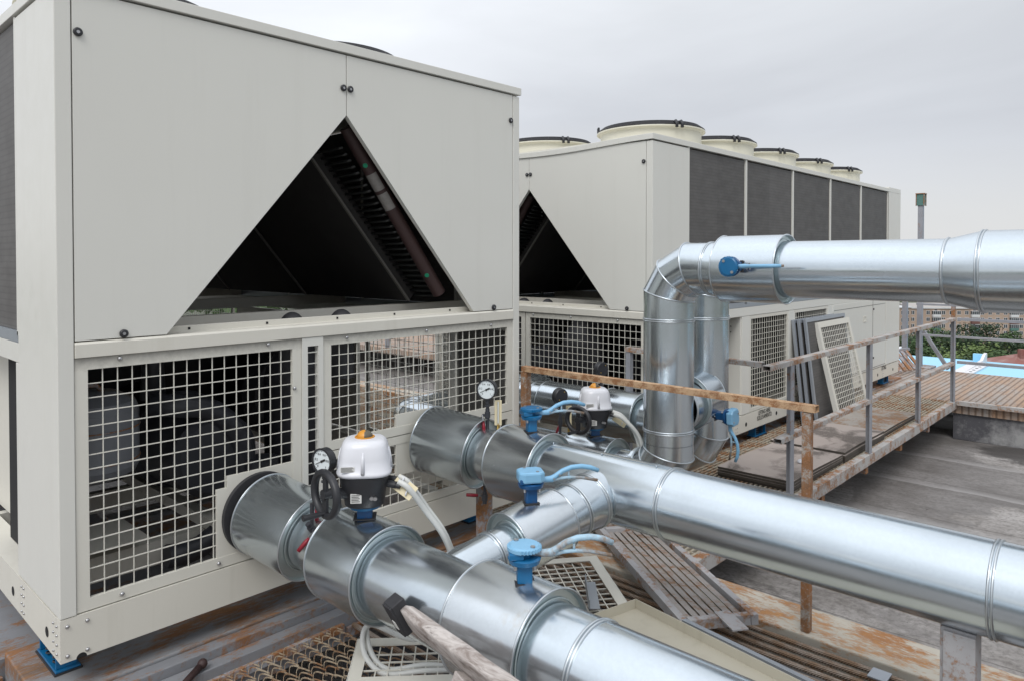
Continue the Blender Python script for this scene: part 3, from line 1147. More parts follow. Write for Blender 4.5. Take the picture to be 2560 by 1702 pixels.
    for sx in (0, 1):
        x0, x1 = (0.012, 0.035) if sx == 0 else (CW - 0.035, CW - 0.012)
        e0, e1 = (0.0, 0.036) if sx == 0 else (CW - 0.036, CW)
        for k in range(5):
            m_ = MB().box(x0, x1, ys[k] + 0.015, ys[k + 1] - 0.015, 1.145, 2.385)
            m_.build('side_coil', 'coil', t)
        for y in ys:
            MB().box(e0, e1, y + 0.001 - (0.012 if y > 0.6 else 0), y + 0.020, 1.125, 2.396).build('mullion', 'cream', t, 0.002)
        MB().box(e0, e1, 0.518, 5.66, 1.100, 1.143).build('drip_edge', 'alu', t)
        f0, f1 = (0.001, 0.05) if sx == 0 else (CW - 0.05, CW - 0.001)
        MB().box(f0, f1, 0.517, 5.68, 1.020, 1.098).build('side_beam', 'cream', t, 0.002)
        MB().box(f0, f1, 0.517, 0.560, 0.157, 1.018).build('side_stile', 'cream', t, 0.002)
    return t


def stuff_inside(t, near):
    """compressors, tanks and pipes in the lower half"""
    m_ = MB().lathe((1.62, 1.25, 0.60), (0, 1, 0), [(0, 0), (0.0, 0.24), (0.05, 0.30), (2.9, 0.30), (2.95, 0.24), (2.95, 0)], 36)
    m_.build('evaporator_barrel', 'lagging', t)
    m_ = MB().lathe((1.30, 0.62, 0.16), (0, 0, 1), [(0, 0), (0, 0.17), (0.62, 0.175), (0.70, 0.16), (0.78, 0.11), (0.86, 0.10), (0.86, 0)], 32)
    m_.cyl((1.30, 0.62, 0.9), (1.30, 1.3, 1.02), 0.07, 16)
    m_.build('filter_column', 'lagging', t)
    m_ = MB().lathe((0.78, 0.45, 0.50), (0.05, 1, 0), [(0, 0), (0, 0.17), (0.03, 0.20), (0.45, 0.22), (0.47, 0.25), (0.55, 0.25), (0.56, 0.21), (1.2, 0.21), (1.2, 0)], 36)
    m_.cyl((0.98, 0.42, 0.16), (0.98, 0.42, 0.46), 0.085, 20)
    m_.build('compressor', 'compr', t)
    m_ = MB()
    pts = [(0.62 + 0.30 * math.sin(a), 0.46, 0.42 + 0.34 * math.cos(a)) for a in [k * PI / 12 for k in range(0, 14)]]
    m_.tube([(0.50, 0.52, 0.78)] + pts, 0.052, 14)
    m_.tube([(0.62, 0.8, 0.75), (0.62, 0.8, 0.98), (0.9, 0.9, 1.02), (1.5, 1.2, 1.02)], 0.06, 12)
    m_.build('suction_pipe', 'compr', t)
    q = MB().lathe((0.285, 0.62, 0.47), (0, 0, 1), [(0, 0), (0, 0.12), (0.03, 0.18), (0.06, 0.195), (0.30, 0.195), (0.34, 0.18), (0.38, 0.11), (0.39, 0)], 40)
    MB().box(0.10, 0.47, 0.45, 0.80, 0.20, 0.205).build('tank_shelf', 'cream_d', t)
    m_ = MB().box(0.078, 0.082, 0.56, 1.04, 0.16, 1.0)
    m_.build('inner_panel_or_blocker', 'void', t)  # dark sheet added to keep side light out of the bay
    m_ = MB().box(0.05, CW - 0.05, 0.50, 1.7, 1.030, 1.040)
    m_.build('light_block_sheet', 'void', t)  # dark plate added to block light falling in through the gable opening
    tk = q.build('oil_tank', 'tank', t)
    q = MB()
    for z in (0.56, 0.70):
        q.torus((0.285, 0.62, z), (0, 0, 1), 0.197, 0.003, 40, 6)
    q.box(0.08, 0.18, 0.42, 0.43, 0.60, 0.64)
    q.tube([(0.22, 0.6, 0.84), (0.24, 0.58, 0.885), (0.30, 0.58, 0.885), (0.33, 0.6, 0.85)], 0.01, 6)
    q.build('tank_strap', 'rust_mid', tk)
    m_ = MB().box(0.16, 1.4, 1.6, 2.6, 0.16, 0.9)
    m_.build('motor_cover', 'lagging', t)
    m_ = MB().box(0.155, 0.165, 1.06, 4.6, 0.16, 1.0)
    m_.build('inner_panel_or_blocker', 'cream_d', t)
    m_ = MB().cyl((1.10, 0.30, 0.42), (1.10, 0.30, 0.57), 0.006, 8)
    m_.build('red_cable', 'red', t)
    m_ = MB().tube([(0.98, 0.16, 0.16), (0.99, 0.14, 0.28), (1.03, 0.13, 0.34), (1.07, 0.13, 0.33)], 0.014, 8)
    m_.build('steel_pipe', 'bolt', t)
    for x, z in ((1.005, 1.105), (1.275, 1.105)):
        m_ = MB().cyl((x, 0.16, 0.85), (x, 0.16, z), 0.062, 20)
        m_.ball((x, 0.16, z), 0.062, 20, (1, 1, 1.3), True)
        m_.build('rubber_dome', 'blackrub', t)


# unit 1 -------------------------------------------------------------
u1 = make_chiller('chiller_unit', 'big cream chiller in the foreground with an A-shaped gable opening and mesh doors', True)
u1.location = (0.761, 2.894, 0)
stuff_inside(u1, True)
# front grilles
m_ = MB()
mesh_cells(m_, (0.055, 0.006, 0.160), (1, 0, 0), (0, 0, 1), 0.905, 0.918, 0.043, 0.0505,
           solid=[(0.545, 0.862, 0.043, 0.318), (0.49, 0.545, 0.043, 0.225)] and [(0.515, 0.90, 0.02, 0.325), (0.56, 0.90, 0.325, 0.372)])
m_.cur = 1
for x, z in ((0.205, 1.065), (0.80, 1.065), (0.205, 0.182), (0.575, 0.182), (0.925, 0.86)):
    m_.ball((x, 0.004, z), 0.0085, 10)
m_.build('mesh_door', ['cream_mesh', 'bolt'], u1)
m_ = MB()
m_.box(0.962, 0.990, 0.000, 0.03, 0.157, 1.078)
m_.box(1.045, 1.070, 0.000, 0.03, 0.157, 1.078)
m_.box(0.990, 1.045, 0.000, 0.03, 1.040, 1.078)
z = 0.20
while z < 1.04:
    m_.box(0.990, 1.045, 0.012, 0.016, z, z + 0.0045)
    z += 0.0505
m_.build('middle_post', 'cream', u1)
m_ = MB()
mesh_cells(m_, (1.073, 0.006, 0.545), (1, 0, 0), (0, 0, 1), 1.278, 0.533, 0.043, 0.0505,
           solid=[(0.42, 0.71, 0.0, 0.105)])
m_.cur = 1
for x, z in ((1.2, 1.063), (1.69, 1.06), (2.17, 1.057)):
    m_.ball((x, 0.004, z), 0.0085, 10)
m_.build('mesh_door', ['cream_mesh', 'bolt'], u1)
m_ = MB()
mesh_cells(m_, (1.073, 0.006, 0.160), (1, 0, 0), (0, 0, 1), 1.278, 0.380, 0.040, 0.0505,
           solid=[(0.42, 0.78, 0.18, 0.38)])
m_.build('mesh_door', 'cream_mesh', u1)
# right hand bay mesh, seen from inside
m_ = MB()
mesh_cells(m_, (CW - 0.004, 0.57, 0.16), (0, 1, 0), (0, 0, 1), 0.95, 0.85, 0.04, 0.0505)
m_.build('side_mesh', 'cream_mesh', u1)
m_ = MB()
mesh_cells(m_, (CW - 0.004, 3.6, 0.16), (0, 1, 0), (0, 0, 1), 1.9, 0.85, 0.04, 0.0505)
m_.build('side_mesh', 'cream_mesh', u1)
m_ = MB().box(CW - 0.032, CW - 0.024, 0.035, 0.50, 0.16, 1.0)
m_.build('post_shade_sheet', 'shade_grey', u1)  # added dark sheet that paints shade onto the post's inner face
m_ = MB().box(CW - 0.03, CW - 0.01, 1.6, 3.5, 0.16, 1.0)
m_.build('side_panel', 'cream_d', u1)
m_ = MB()
mesh_cells(m_, (0.1, CL - 0.01, 0.16), (1, 0, 0), (0, 0, 1), 2.2, 0.85, 0.04, 0.0505)
m_.build('rear_mesh', 'cream_mesh', u1)
# unit 2 -------------------------------------------------------------
u2 = make_chiller('chiller_unit', 'second cream chiller standing behind the vertical silver pipes, a row of fans on top', False)
u2.location = (4.54, 5.243, -0.094)
u2.rotation_euler = (0, 0, -PI / 2)
stuff_inside(u2, False)
m_ = MB()
mesh_cells(m_, (0.055, 0.006, 0.160), (1, 0, 0), (0, 0, 1), 1.10, 0.918, 0.043, 0.0505)
m_.build('mesh_door', 'cream_mesh', u2)
m_ = MB()
mesh_cells(m_, (1.165, 0.006, 0.160), (1, 0, 0), (0, 0, 1), 1.186, 0.918, 0.043, 0.0505, solid=[(0.25, 0.55, 0.0, 0.32), (0.30, 0.50, 0.32, 0.36)])
m_.cur = 1
for x in (1.25, 1.65, 2.1):
    m_.ball((x, 0.004, 1.062), 0.0085, 10)
p = m_.build('mesh_door', ['cream_mesh', 'bolt'], u2)
MB().box(1.55, 1.61, 0.002, 0.004, 0.44, 0.475).build('warning_sticker', 'yellow', p)
# side bays of unit 2 (local x = CW side)
cab = MB()
cab.box(CW - 0.62, CW - 0.012, 1.45, 1.465, 0.157, 1.018)
cab.box(CW - 0.05, CW - 0.002, 1.466, 1.62, 0.157, 1.018)
cab.cur = 1
for r in range(2):
    for c_ in range(4):
        cab.cyl((CW - 0.10 - c_ * 0.06, 1.4495, 0.93 - r * 0.05), (CW - 0.10 - c_ * 0.06, 1.4485, 0.93 - r * 0.05), 0.006, 8)
cab.build('cabinet_end', ['cream', 'void'], u2)
m_ = MB()
mesh_cells(m_, (CW - 0.004, 1.625, 0.157), (0, 1, 0), (0, 0, 1), 0.86, 0.86, 0.03, 0.0505)
m_.build('side_mesh', 'cream_mesh', u2)
MB().box(CW - 0.05, CW - 0.002, 2.487, 2.62, 0.157, 1.018).build('side_stile', 'cream', u2, 0.002)
m_ = MB()
mesh_cells(m_, (CW - 0.004, 2.625, 0.157), (0, 1, 0), (0, 0, 1), 0.92, 0.86, 0.03, 0.0505)
m_.build('side_mesh', 'cream_mesh', u2)
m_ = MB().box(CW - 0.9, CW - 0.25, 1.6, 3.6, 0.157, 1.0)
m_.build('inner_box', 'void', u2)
m_ = MB().box(CW - 0.6, CW + 0.0, 3.55, 3.68, 0.157, 1.018).box(CW - 0.6, CW + 0.004, 3.683, 5.60, 0.157, 1.018)
c = m_.build('control_cabinet', 'cream', u2, 0.004)
m_ = MB()
m_.box(CW + 0.0045, CW + 0.0065, 5.07, 5.073, 0.16, 1.01)
m_.box(CW + 0.0045, CW + 0.0065, 3.72, 5.58, 0.95, 0.953)
m_.box(CW + 0.0045, CW + 0.0065, 3.72, 5.58, 0.178, 0.181)
m_.build('door_gap', 'void', c)
for y, z in ((4.05, 0.72), (4.72, 0.76)):
    m_ = MB()
    m_.box(CW + 0.0045, CW + 0.010, y, y + 0.09, z, z + 0.012).box(CW + 0.0045, CW + 0.010, y, y + 0.012, z + 0.0125, z + 0.06).box(CW + 0.0045, CW + 0.010, y + 0.078, y + 0.09, z + 0.0125, z + 0.06).box(CW + 0.0045, CW + 0.010, y, y + 0.09, z + 0.061, z + 0.071)
    m_.build('recessed_handle', 'cream_d', c)
m_ = MB()
for z in (0.9, 0.3):
    m_.cyl((CW + 0.004, 5.10, z), (CW + 0.012, 5.10, z), 0.012, 10)
m_.build('lock', 'black', c)
m_ = MB().box(CW - 0.6, CW + 0.006, 5.70, CL + 0.02, 1.05, 2.46).box(CW - 0.6, CW + 0.004, 5.62, CL + 0.02, 0.157, 1.045)
m_.build('end_cabinet', 'cream', u2, 0.004)
text_mesh('LIFTING HERE', 0.056, 'lifting_text', 'ink', u2, (CW + 0.003, 1.93, 0.122), (PI / 2, 0, PI / 2), 0.0004, 0.75)
text_mesh('SOLLEVAMENTO', 0.056, 'lifting_text', 'ink', u2, (CW + 0.003, 1.93, 0.076), (PI / 2, 0, PI / 2), 0.0004, 0.75)
text_mesh('LIFTING', 0.072, 'lifting_text', 'ink', u2, (CW + 0.003, 5.55, 0.125), (PI / 2, 0, PI / 2), 0.0004, 0.75)
# inner side of unit 2 (towards +Y in the world) closed by mesh
m_ = MB()
mesh_cells(m_, (0.02, 0.57, 0.16), (0, 1, 0), (0, 0, 1), 3.0, 0.85, 0.04, 0.0505)
m_.build('side_mesh', 'cream_mesh', u2)


# spring isolators
def isolator(loc, label, s=1.0, lift=0.0):
    t = thing('spring_isolator', label, 'vibration mount', loc, 0, 'blue spring mounts under the chillers')
    m_ = MB().box(-0.04, 0.045, -0.13, 0.115, 0.006, 0.014)
    m_.build('foot_plate', 'blue_m', t, 0.002)
    MB().box(-0.045, 0.05, -0.135, 0.12, 0.0, 0.0055).build('rubber_pad', 'blackrub', t)
    for y in (-0.115, 0.09):
        MB().box(-0.035, 0.035, y, y + 0.010, 0.0145, 0.10 + lift).build('side_plate', 'blue_m', t, 0.002)
    m_ = MB()
    for x in (-0.016, 0.016):
        for yb in (-0.06, 0.03):
            pts = [(x + 0.013 * math.cos(a), yb + 0.018 * math.sin(a), 0.015 + (0.085 + lift) * a / (2 * PI * 5)) for a in [2 * PI * k / 12 for k in range(61)]]
            m_.tube(pts, 0.0032, 5)
    m_.build('spring', 'black', t)
    MB().box(-0.038, 0.038, -0.12, 0.105, 0.1005 + lift, 0.107 + lift).build('top_plate', 'blue_m', t)
    return t


isolator((0.828, 3.19, -0.119), 'blue spring mount under the front left corner of the near chiller')
isolator((2.95, 3.19, -0.119), 'blue spring mount under the front right corner of the near chiller')
for x, lab in ((6.46, 'blue spring mount under the rear chiller below its stencilled lifting mark'), (10.3, 'blue spring mount at the far end of the rear chiller beside the slatted step'),
               (8.6, 'blue spring mount glimpsed through the leaning cream mesh cover')):
    i = isolator((x, 2.905, -0.2035), lab)
    i.rotation_euler = (0, 0, PI / 2)
isolator((4.60, 4.9, -0.2035), 'blue spring mount under the rear chiller in the gap between both units')

# ------------------------------------------------------------------ insulated pipes


def clad(parent, name, p0, p1, r, mat='galv', seam=None, ring0=True, ring1=False, seg=72):
    """plain sheet metal jacket with a standing rib at its ends and a lengthwise lap with rivets"""
    p0, p1 = Vector(p0), Vector(p1)
    d = (p1 - p0)
    L = d.length
    m_ = MB().lathe(p0, d, [(0, r), (L, r)], seg)
    o = m_.build(name, mat, parent)
    k = MB()
    dn = d.normalized()
    for flag, q in ((ring0, p0), (ring1, p1)):
        if flag:
            k.torus(q - dn * 0.005, dn, r + 0.001, 0.0042, seg, 6)
            k.torus(q + dn * 0.006, dn, r + 0.001, 0.0042, seg, 6)
    if ring0 or ring1:
        k.build('standing_rib', 'galv_band', o)
    if seam is not None:
        s = MB()
        _, u, w = perp(d)
        a = seam
        q = u * math.cos(a) + w * math.sin(a)
        tn = u * -math.sin(a) + w * math.cos(a)
        s.obox((p0 + p1) / 2 + q * (r + 0.0008), dn * L / 2 * 0.97, tn * 0.008, q * 0.0012)
        for e in (0.10, 0.5, 0.9) if L > 0.3 else (0.15, 0.85):
            c_ = p0 + d * e + q * (r + 0.003) + tn * 0.013
            s.ball(c_, 0.004, 8)
        s.build('lap_seam', 'galv', o)
    return o


def sleeve(parent, name, p0, p1, r, rp, mat='galv', seam=None, recess=0.014, seg=72):
    """larger jacket over a valve: recessed end caps that butt against the smaller pipe"""
    p0, p1 = Vector(p0), Vector(p1)
    d = p1 - p0
    L = d.length
    m_ = MB().lathe(p0, d, [(0, r - 0.004), (0, r), (L, r), (L, r - 0.004)], seg)
    o = m_.build(name, mat, parent)
    dn = d.normalized()
    for q, dd in ((p0, dn), (p1, -dn)):
        m_ = MB().lathe(q, dd, [(0.0, r - 0.0035), (recess, r - 0.008), (recess, rp)], seg)
        m_.torus(q + dd * (recess - 0.004), dn, rp + 0.012, 0.003, seg, 6)
        m_.build('end_cap', 'galv_cap', o)
        MB().torus(q, dn, r, 0.0036, seg, 6).build('rolled_edge', 'galv_band', o)
    if seam is not None:
        s = MB()
        _, u, w = perp(d)
        q = u * math.cos(seam) + w * math.sin(seam)
        tn = u * -math.sin(seam) + w * math.cos(seam)
        s.obox((p0 + p1) / 2 + q * (r + 0.0006), dn * L / 2 * 0.96, tn * 0.007, q * 0.0010)
        for e in (0.10, 0.36, 0.64, 0.9):
            s.ball(p0 + d * e + q * (r + 0.003) + tn * 0.011, 0.0038, 8)
        s.build('lap_seam', 'galv', o)
    return o


def mitre_elbow(parent, corner, d0, d1, R, r, n=3, mat='galv', seg=72):
    """segmented elbow: comes in along d0, leaves along d1; n mitre joints"""
    corner, d0, d1 = Vector(corner), Vector(d0).normalized(), Vector(d1).normalized()
    ang = d0.angle(d1)
    ax = d0.cross(d1).normalized()
    cen = corner - d0 * R * math.tan(ang / 2) + (d1 - d0 * d0.dot(d1)).normalized() * R * 1.0
    cen = corner + (d1 - d0) * R * math.tan(ang / 2) - d1 * 0 + Vector((0, 0, 0))
    start = corner - d0 * R * math.tan(ang / 2)
    cvec = start - cen
    # joints at angles step*(k+0.5)
    step = ang / n
    pts = [start]
    Rr = R / math.cos(step / 2)
    for k in range(n):
        a = step * (k + 0.5)
        pts.append(cen + (Matrix.Rotation(a, 3, ax) @ cvec) * (Rr / R))
    end = cen + Matrix.Rotation(ang, 3, ax) @ cvec
    pts.append(end)
    dirs = [(pts[i + 1] - pts[i]).normalized() for i in range(len(pts) - 1)]
    o = None
    jm = MB()
    for i in range(len(dirs)):
        d = dirs[i]
        u = ax
        w = d.cross(u)
        m_ = MB()
        rings = []
        for e, P in ((0, pts[i]), (1, pts[i + 1])):
            if e == 0:
                nrm = d if i == 0 else (dirs[i - 1] + d).normalized()
            else:
                nrm = d if i == len(dirs) - 1 else (dirs[i + 1] + d).normalized()
            ring = []
            for k in range(seg):
                a = 2 * PI * k / seg
                q = u * math.cos(a) * r + w * math.sin(a) * r
                tt = -q.dot(nrm) / d.dot(nrm)
                ring.append(P + q + d * tt)
            rings.append(ring)
        a_, b_ = m_.vs(rings[0]), m_.vs(rings[1])
        for k in range(seg):
            k2 = (k + 1) % seg
            m_.face([a_[k], a_[k2], b_[k2], b_[k]], True)
        m_.build('elbow_segment', mat, parent)
        loop = [p + (p - pts[i + 1]).normalized() * 0.001 for p in rings[1]]
        n_ = len(loop)
        if i < len(dirs) - 1:
            jm.tube(loop + [loop[0], loop[1]], 0.0042, 6, False)
    jm.build('mitre_joint', 'galv_band', parent)
    return o


# pipe 1 (nearest)
X1, Z1 = 1.59, 0.295
t = thing('insulated_pipe', 'big galvanised lagged pipe leaving the lower left mesh door and running to the bottom edge', 'pipe', (0, 0, 0))


def A(y, dz=0.0):
    return (X1, y, Z1 + dz)


MB().lathe((1.522, 2.93, 0.35), (0, -1, 0), [(0, 0.11), (0, 0.171), (0.050, 0.171), (0.050, 0.11)], 48).build('rubber_collar', 'blackrub', t)
sleeve(t, 'pipe_sleeve', (1.532, 2.868, 0.345), (1.578, 2.575, 0.305), 0.172, 0.12, 'galv', seam=2.6)
clad(t, 'pipe_neck', (1.575, 2.59, 0.306), A(2.35), 0.122, 'galv2', ring0=False)
sleeve(t, 'valve_sleeve', A(2.375), A(2.085), 0.174, 0.143, 'galv', seam=3.9)
clad(t, 'pipe_jacket', A(2.12), A(1.60), 0.143, 'galv', ring0=False)
sleeve(t, 'valve_sleeve', A(1.62, 0.006), A(1.325, 0.006), 0.176, 0.134, 'galv2', seam=3.6)
clad(t, 'pipe_jacket', A(1.36), A(1.170), 0.143, 'galv', ring0=False)
clad(t, 'pipe_jacket', A(1.170), A(0.10), 0.143, 'galv', seam=2.2)
clad(t, 'pipe_jacket', A(0.10), A(-1.6), 0.143, 'galv')

# pipe 2
X2, Z2 = 2.54, 0.455
t = thing('insulated_pipe', 'long galvanised lagged pipe leaving the right mesh door and crossing to the right edge', 'pipe')


def B(y, dz=0.0):
    return (X2, y, Z2 + dz)


sleeve(t, 'pipe_sleeve', (2.475, 2.885, 0.492), (2.530, 2.565, 0.462), 0.172, 0.12, 'galv', seam=2.9)
clad(t, 'pipe_neck', (2.528, 2.585, 0.463), B(2.37), 0.125, 'galv2', ring0=False)
sleeve(t, 'valve_sleeve', B(2.40), B(2.13), 0.174, 0.141, 'galv2', seam=3.9)
clad(t, 'pipe_jacket', B(2.16), B(1.487), 0.141, 'galv', seam=4.75, ring0=False)
clad(t, 'pipe_jacket', B(1.487), B(0.395), 0.141, 'galv')
clad(t, 'pipe_jacket', B(0.395), B(-1.8), 0.141, 'galv')
# bypass branch between the two
t = thing('bypass_pipe', 'short sloping lagged branch pipe that joins the two big pipes', 'pipe')
P0, P1 = Vector((2.50, 1.785, 0.449)), Vector((1.62, 1.86, 0.322))


def Q(x):
    return P0 + (P1 - P0) * (P0.x - x) / (P0.x - P1.x)


clad(t, 'pipe_jacket', Q(2.395), Q(2.29), 0.112, 'galv')
clad(t, 'pipe_jacket', Q(2.29), Q(2.18), 0.108, 'galv')
clad(t, 'pipe_jacket', Q(2.45), Q(2.395), 0.112, 'galv', ring0=False)
sleeve(t, 'valve_sleeve', Q(2.20), Q(1.945), 0.122, 0.08, 'galv2')
clad(t, 'pipe_jacket', Q(1.98), Q(1.86), 0.080, 'galv', ring0=False)
clad(t, 'pipe_jacket', Q(1.86), Q(1.65), 0.081, 'galv')

# riser 1 with the overhead pipe
XR, YR, ZH, RR = 3.65, 2.17, 1.380, 0.143
t = thing('insulated_pipe', 'vertical silver riser nearest the camera that bends into the overhead pipe at right', 'pipe')
clad(t, 'riser_jacket', (XR, YR, 0.455), (XR, YR, 1.085), RR, 'galv', seam=None, ring0=True, ring1=True)
clad(t, 'riser_jacket', (XR, YR, 1.085), (XR, YR, ZH - 0.21), RR, 'galv', seam=3.3, ring0=False)
mitre_elbow(t, (XR, YR, ZH), (0, 0, 1), (0, -1, 0), 0.21, RR, 3)
clad(t, 'pipe_jacket', (XR, YR - 0.21, ZH), (XR, 1.90, ZH), RR, 'galv', ring0=False, seam=3.0)
clad(t, 'pipe_jacket', (XR, 1.90, ZH), (XR, 1.80, ZH), RR, 'galv')
sleeve(t, 'valve_sleeve', (XR, 1.825, ZH), (XR, 1.485, ZH), 0.177, RR, 'galv', seam=3.35)
clad(t, 'pipe_jacket', (XR, 1.52, ZH), (XR, 0.765, ZH), RR, 'galv', ring0=False)
m_ = MB().lathe((XR, 0.765, ZH), (0, -1, 0), [(0, RR), (0.135, 0.176)], 72)
m_.build('reducer', 'galv', t)
MB().torus((XR, 0.765, ZH), (0, 1, 0), RR + 0.001, 0.0065, 72, 6).build('standing_rib', 'galv_band', t)
clad(t, 'pipe_jacket', (XR, 0.63, ZH), (XR, -2.6, ZH), 0.176, 'galv')
clad(t, 'riser_jacket', (XR, YR, 0.46), (XR, YR, 0.38), RR, 'galv', ring0=False)
mitre_elbow(t, (XR, YR, 0.17), (0, 0, -1), (0, 1, 0), 0.215, RR, 3)
clad(t, 'pipe_jacket', (XR, YR + 0.215, 0.17), (XR, 2.56, 0.17), 0.115, 'galv')
sleeve(t, 'valve_sleeve', (XR, 2.53, 0.17), (XR, 2.86, 0.17), 0.165, 0.115, 'galv')
clad(t, 'pipe_jacket', (XR, 2.83, 0.17), (XR, 4.42, 0.17), 0.135, 'galv', ring0=False)
mitre_elbow(t, (XR, 4.62, 0.17), (0, 1, 0), (1, 0, 0), 0.20, 0.135, 3)
clad(t, 'pipe_jacket', (XR + 0.20, 4.62, 0.17), (4.53, 4.62, 0.17), 0.135, 'galv', ring0=False)
# riser 2 with its own overhead pipe behind the first
XS, YS = 4.20, 2.23
t = thing('insulated_pipe', 'second vertical silver riser half hidden behind the first one', 'pipe')
clad(t, 'riser_jacket', (XS, YS, 0.455), (XS, YS, 1.06), RR, 'galv', ring0=True, ring1=True)
clad(t, 'riser_jacket', (XS, YS, 1.06), (XS, YS, ZH - 0.21), RR, 'galv', ring0=False, seam=3.3)
mitre_elbow(t, (XS, YS, ZH), (0, 0, 1), (0, -1, 0), 0.21, RR, 3)
clad(t, 'pipe_jacket', (XS, YS - 0.21, ZH), (XS, -2.6, ZH), RR, 'galv', ring0=False)
clad(t, 'riser_jacket', (XS, YS, 0.46), (XS, YS, 0.40), RR, 'galv', ring0=False)
mitre_elbow(t, (XS, YS, 0.20), (0, 0, -1), (0, 1, 0), 0.20, RR, 3)
clad(t, 'pipe_jacket', (XS, YS + 0.20, 0.36 - 0.16), (XS, 2.50, 0.20), RR, 'galv', ring0=False)
# header by the unit 2 face
t = thing('insulated_pipe', 'horizontal lagged pipe running low in front of the mesh of the rear chiller', 'pipe')
XP, ZP = 4.15, 0.360
sleeve(t, 'valve_sleeve', (XP, 2.93, ZP), (XP, 2.66, ZP), 0.172, 0.135, 'galv')
clad(t, 'pipe_jacket', (XP, 2.69, ZP), (XP, 2.37, ZP), 0.13, 'galv', ring0=False)
clad(t, 'pipe_neck', (XP, 3.02, ZP), (XP, 2.90, ZP), 0.12, 'galv', ring0=False)
sleeve(t, 'pipe_sleeve', (XP, 3.50, ZP), (XP, 3.0, ZP), 0.158, 0.12, 'galv')
clad(t, 'pipe_jacket', (XP, 3.60, ZP), (XP, 3.48, ZP), 0.143, 'galv')
clad(t, 'pipe_jacket', (XP, 3.72, ZP), (XP, 3.60, ZP), 0.143, 'galv')
mitre_elbow(t, (XP, 3.90, ZP), (0, 1, 0), (1, 0, 0), 0.18, 0.143, 3)
clad(t, 'pipe_jacket', (XP + 0.18, 3.90, ZP), (4.53, 3.90, ZP), 0.143, 'galv', ring0=False)
# cross sleeve between risers
t = thing('bypass_pipe', 'round lagged sleeve joining the two risers, with a blue valve on its right side', 'pipe')
clad(t, 'pipe_jacket', (3.72, 2.17, 0.565), (3.93, 2.19, 0.565), 0.142, 'galv')
sleeve(t, 'valve_sleeve', (3.86, 2.185, 0.575), (4.10, 2.215, 0.575), 0.168, 0.14, 'galv', seam=0.4)
clad(t, 'pipe_jacket', (4.08, 2.215, 0.565), (4.17, 2.22, 0.565), 0.14, 'galv', ring0=False)


# ------------------------------------------------------------------ valves, actuators, gauges
def lever_valve(loc, zdir, xdir, label, top='blue_l', body='blue_m', lever='blue_l', worn=False, box_top=False):
    t = thing('butterfly_valve', label, 'valve', group='blue lever valves')
    m_ = MB().box(-0.030, 0.030, -0.030, 0.030, 0.0, 0.003)
    m_.build('gasket', 'blackrub', t)
    m_ = MB().box(-0.0225, 0.0225, -0.0225, 0.0225, -0.01, 0.060)
    m_.build('stem_block', body, t, 0.006)
    m_ = MB().lathe((0, 0, 0.060), (0, 0, 1), [(0, 0), (0, 0.046), (0.014, 0.050), (0.018, 0.044), (0.018, 0)], 32)
    m_.build('mounting_flange', body, t)
    for a in (0.8, 2.4, 3.9, 5.5):
        m_ = MB().cyl((0.040 * math.cos(a), 0.040 * math.sin(a), 0.047), (0.040 * math.cos(a), 0.040 * math.sin(a), 0.062), 0.005, 8)
        m_.build('flange_bolt', 'bolt', t)
    m_ = MB()
    m_.box(-0.048, -0.005, -0.040, 0.040, 0.078, 0.098)
    m_.cyl((0, 0, 0.078), (0, 0, 0.098), 0.020, 16)
    m_.build('neck', body, t, 0.004)
    if box_top:
        pts = [(-0.052, -0.030), (-0.03, -0.046), (0.03, -0.046), (0.048, -0.03), (0.048, 0.03), (0.03, 0.046), (-0.03, 0.046), (-0.052, 0.03)]
        m_ = MB().prism(pts, 'z', 0.082, 0.124)
        m_.build('cap', top, t, 0.008)
        sc = MB().cyl((-0.02, 0.03, 0.124), (-0.02, 0.03, 0.1265), 0.006, 10).cyl((0.02, -0.03, 0.124), (0.02, -0.03, 0.1265), 0.006, 10)
    else:
        poly = []
        for k in range(60):
            a = 2 * PI * k / 60
            front = math.cos(a) > -0.4
            r = 0.052 if (not front or k % 2 == 0) else 0.047
            poly.append((r * math.cos(a), r * math.sin(a)))
        m_ = MB().prism(poly, 'z', 0.099, 0.109)
        m_.lathe((0, 0, 0.1092), (0, 0, 1), [(0, 0.047), (0.004, 0.042), (0.005, 0)], 32)
        m_.build('notched_disc', top, t)
        sc = MB().cyl((-0.022, 0.028, 0.113), (-0.022, 0.028, 0.117), 0.0075, 12).cyl((0.022, -0.028, 0.113), (0.022, -0.028, 0.117), 0.0075, 12)
    sc.build('screw', 'bolt', t)
    L = 'blue_w' if worn else lever
    m_ = MB()
    pts = [(0.015, 0, 0.088), (0.055, 0, 0.084), (0.082, 0, 0.085), (0.098, 0, 0.096), (0.125, 0, 0.114), (0.16, 0, 0.126), (0.20, 0, 0.128), (0.235, 0, 0.122), (0.268, 0, 0.108)]
    m_.tube(pts, [0.011, 0.011, 0.013, 0.010, 0.0095, 0.0095, 0.0095, 0.0095, 0.0085], 10)
    lv = m_.build('lever', L, t)
    m_ = MB().tube([(0.08, 0, 0.079), (0.12, 0, 0.086), (0.16, 0, 0.088), (0.20, 0, 0.084), (0.265, 0, 0.070)], [0.007, 0.006, 0.006, 0.006, 0.006], 8)
    m_.tube([(0.15, 0, 0.088), (0.15, 0, 0.110)], 0.004, 6)
    m_.build('trigger', 'blue_w', lv)
    m_ = MB().cyl((0.088, -0.016, 0.088), (0.088, 0.016, 0.088), 0.004, 8).cyl((0.11, -0.016, 0.102), (0.11, 0.016, 0.102), 0.004, 8)
    m_.build('pivot_pin', 'bolt', lv)
    orient(t, loc, zdir, xdir)
    return t


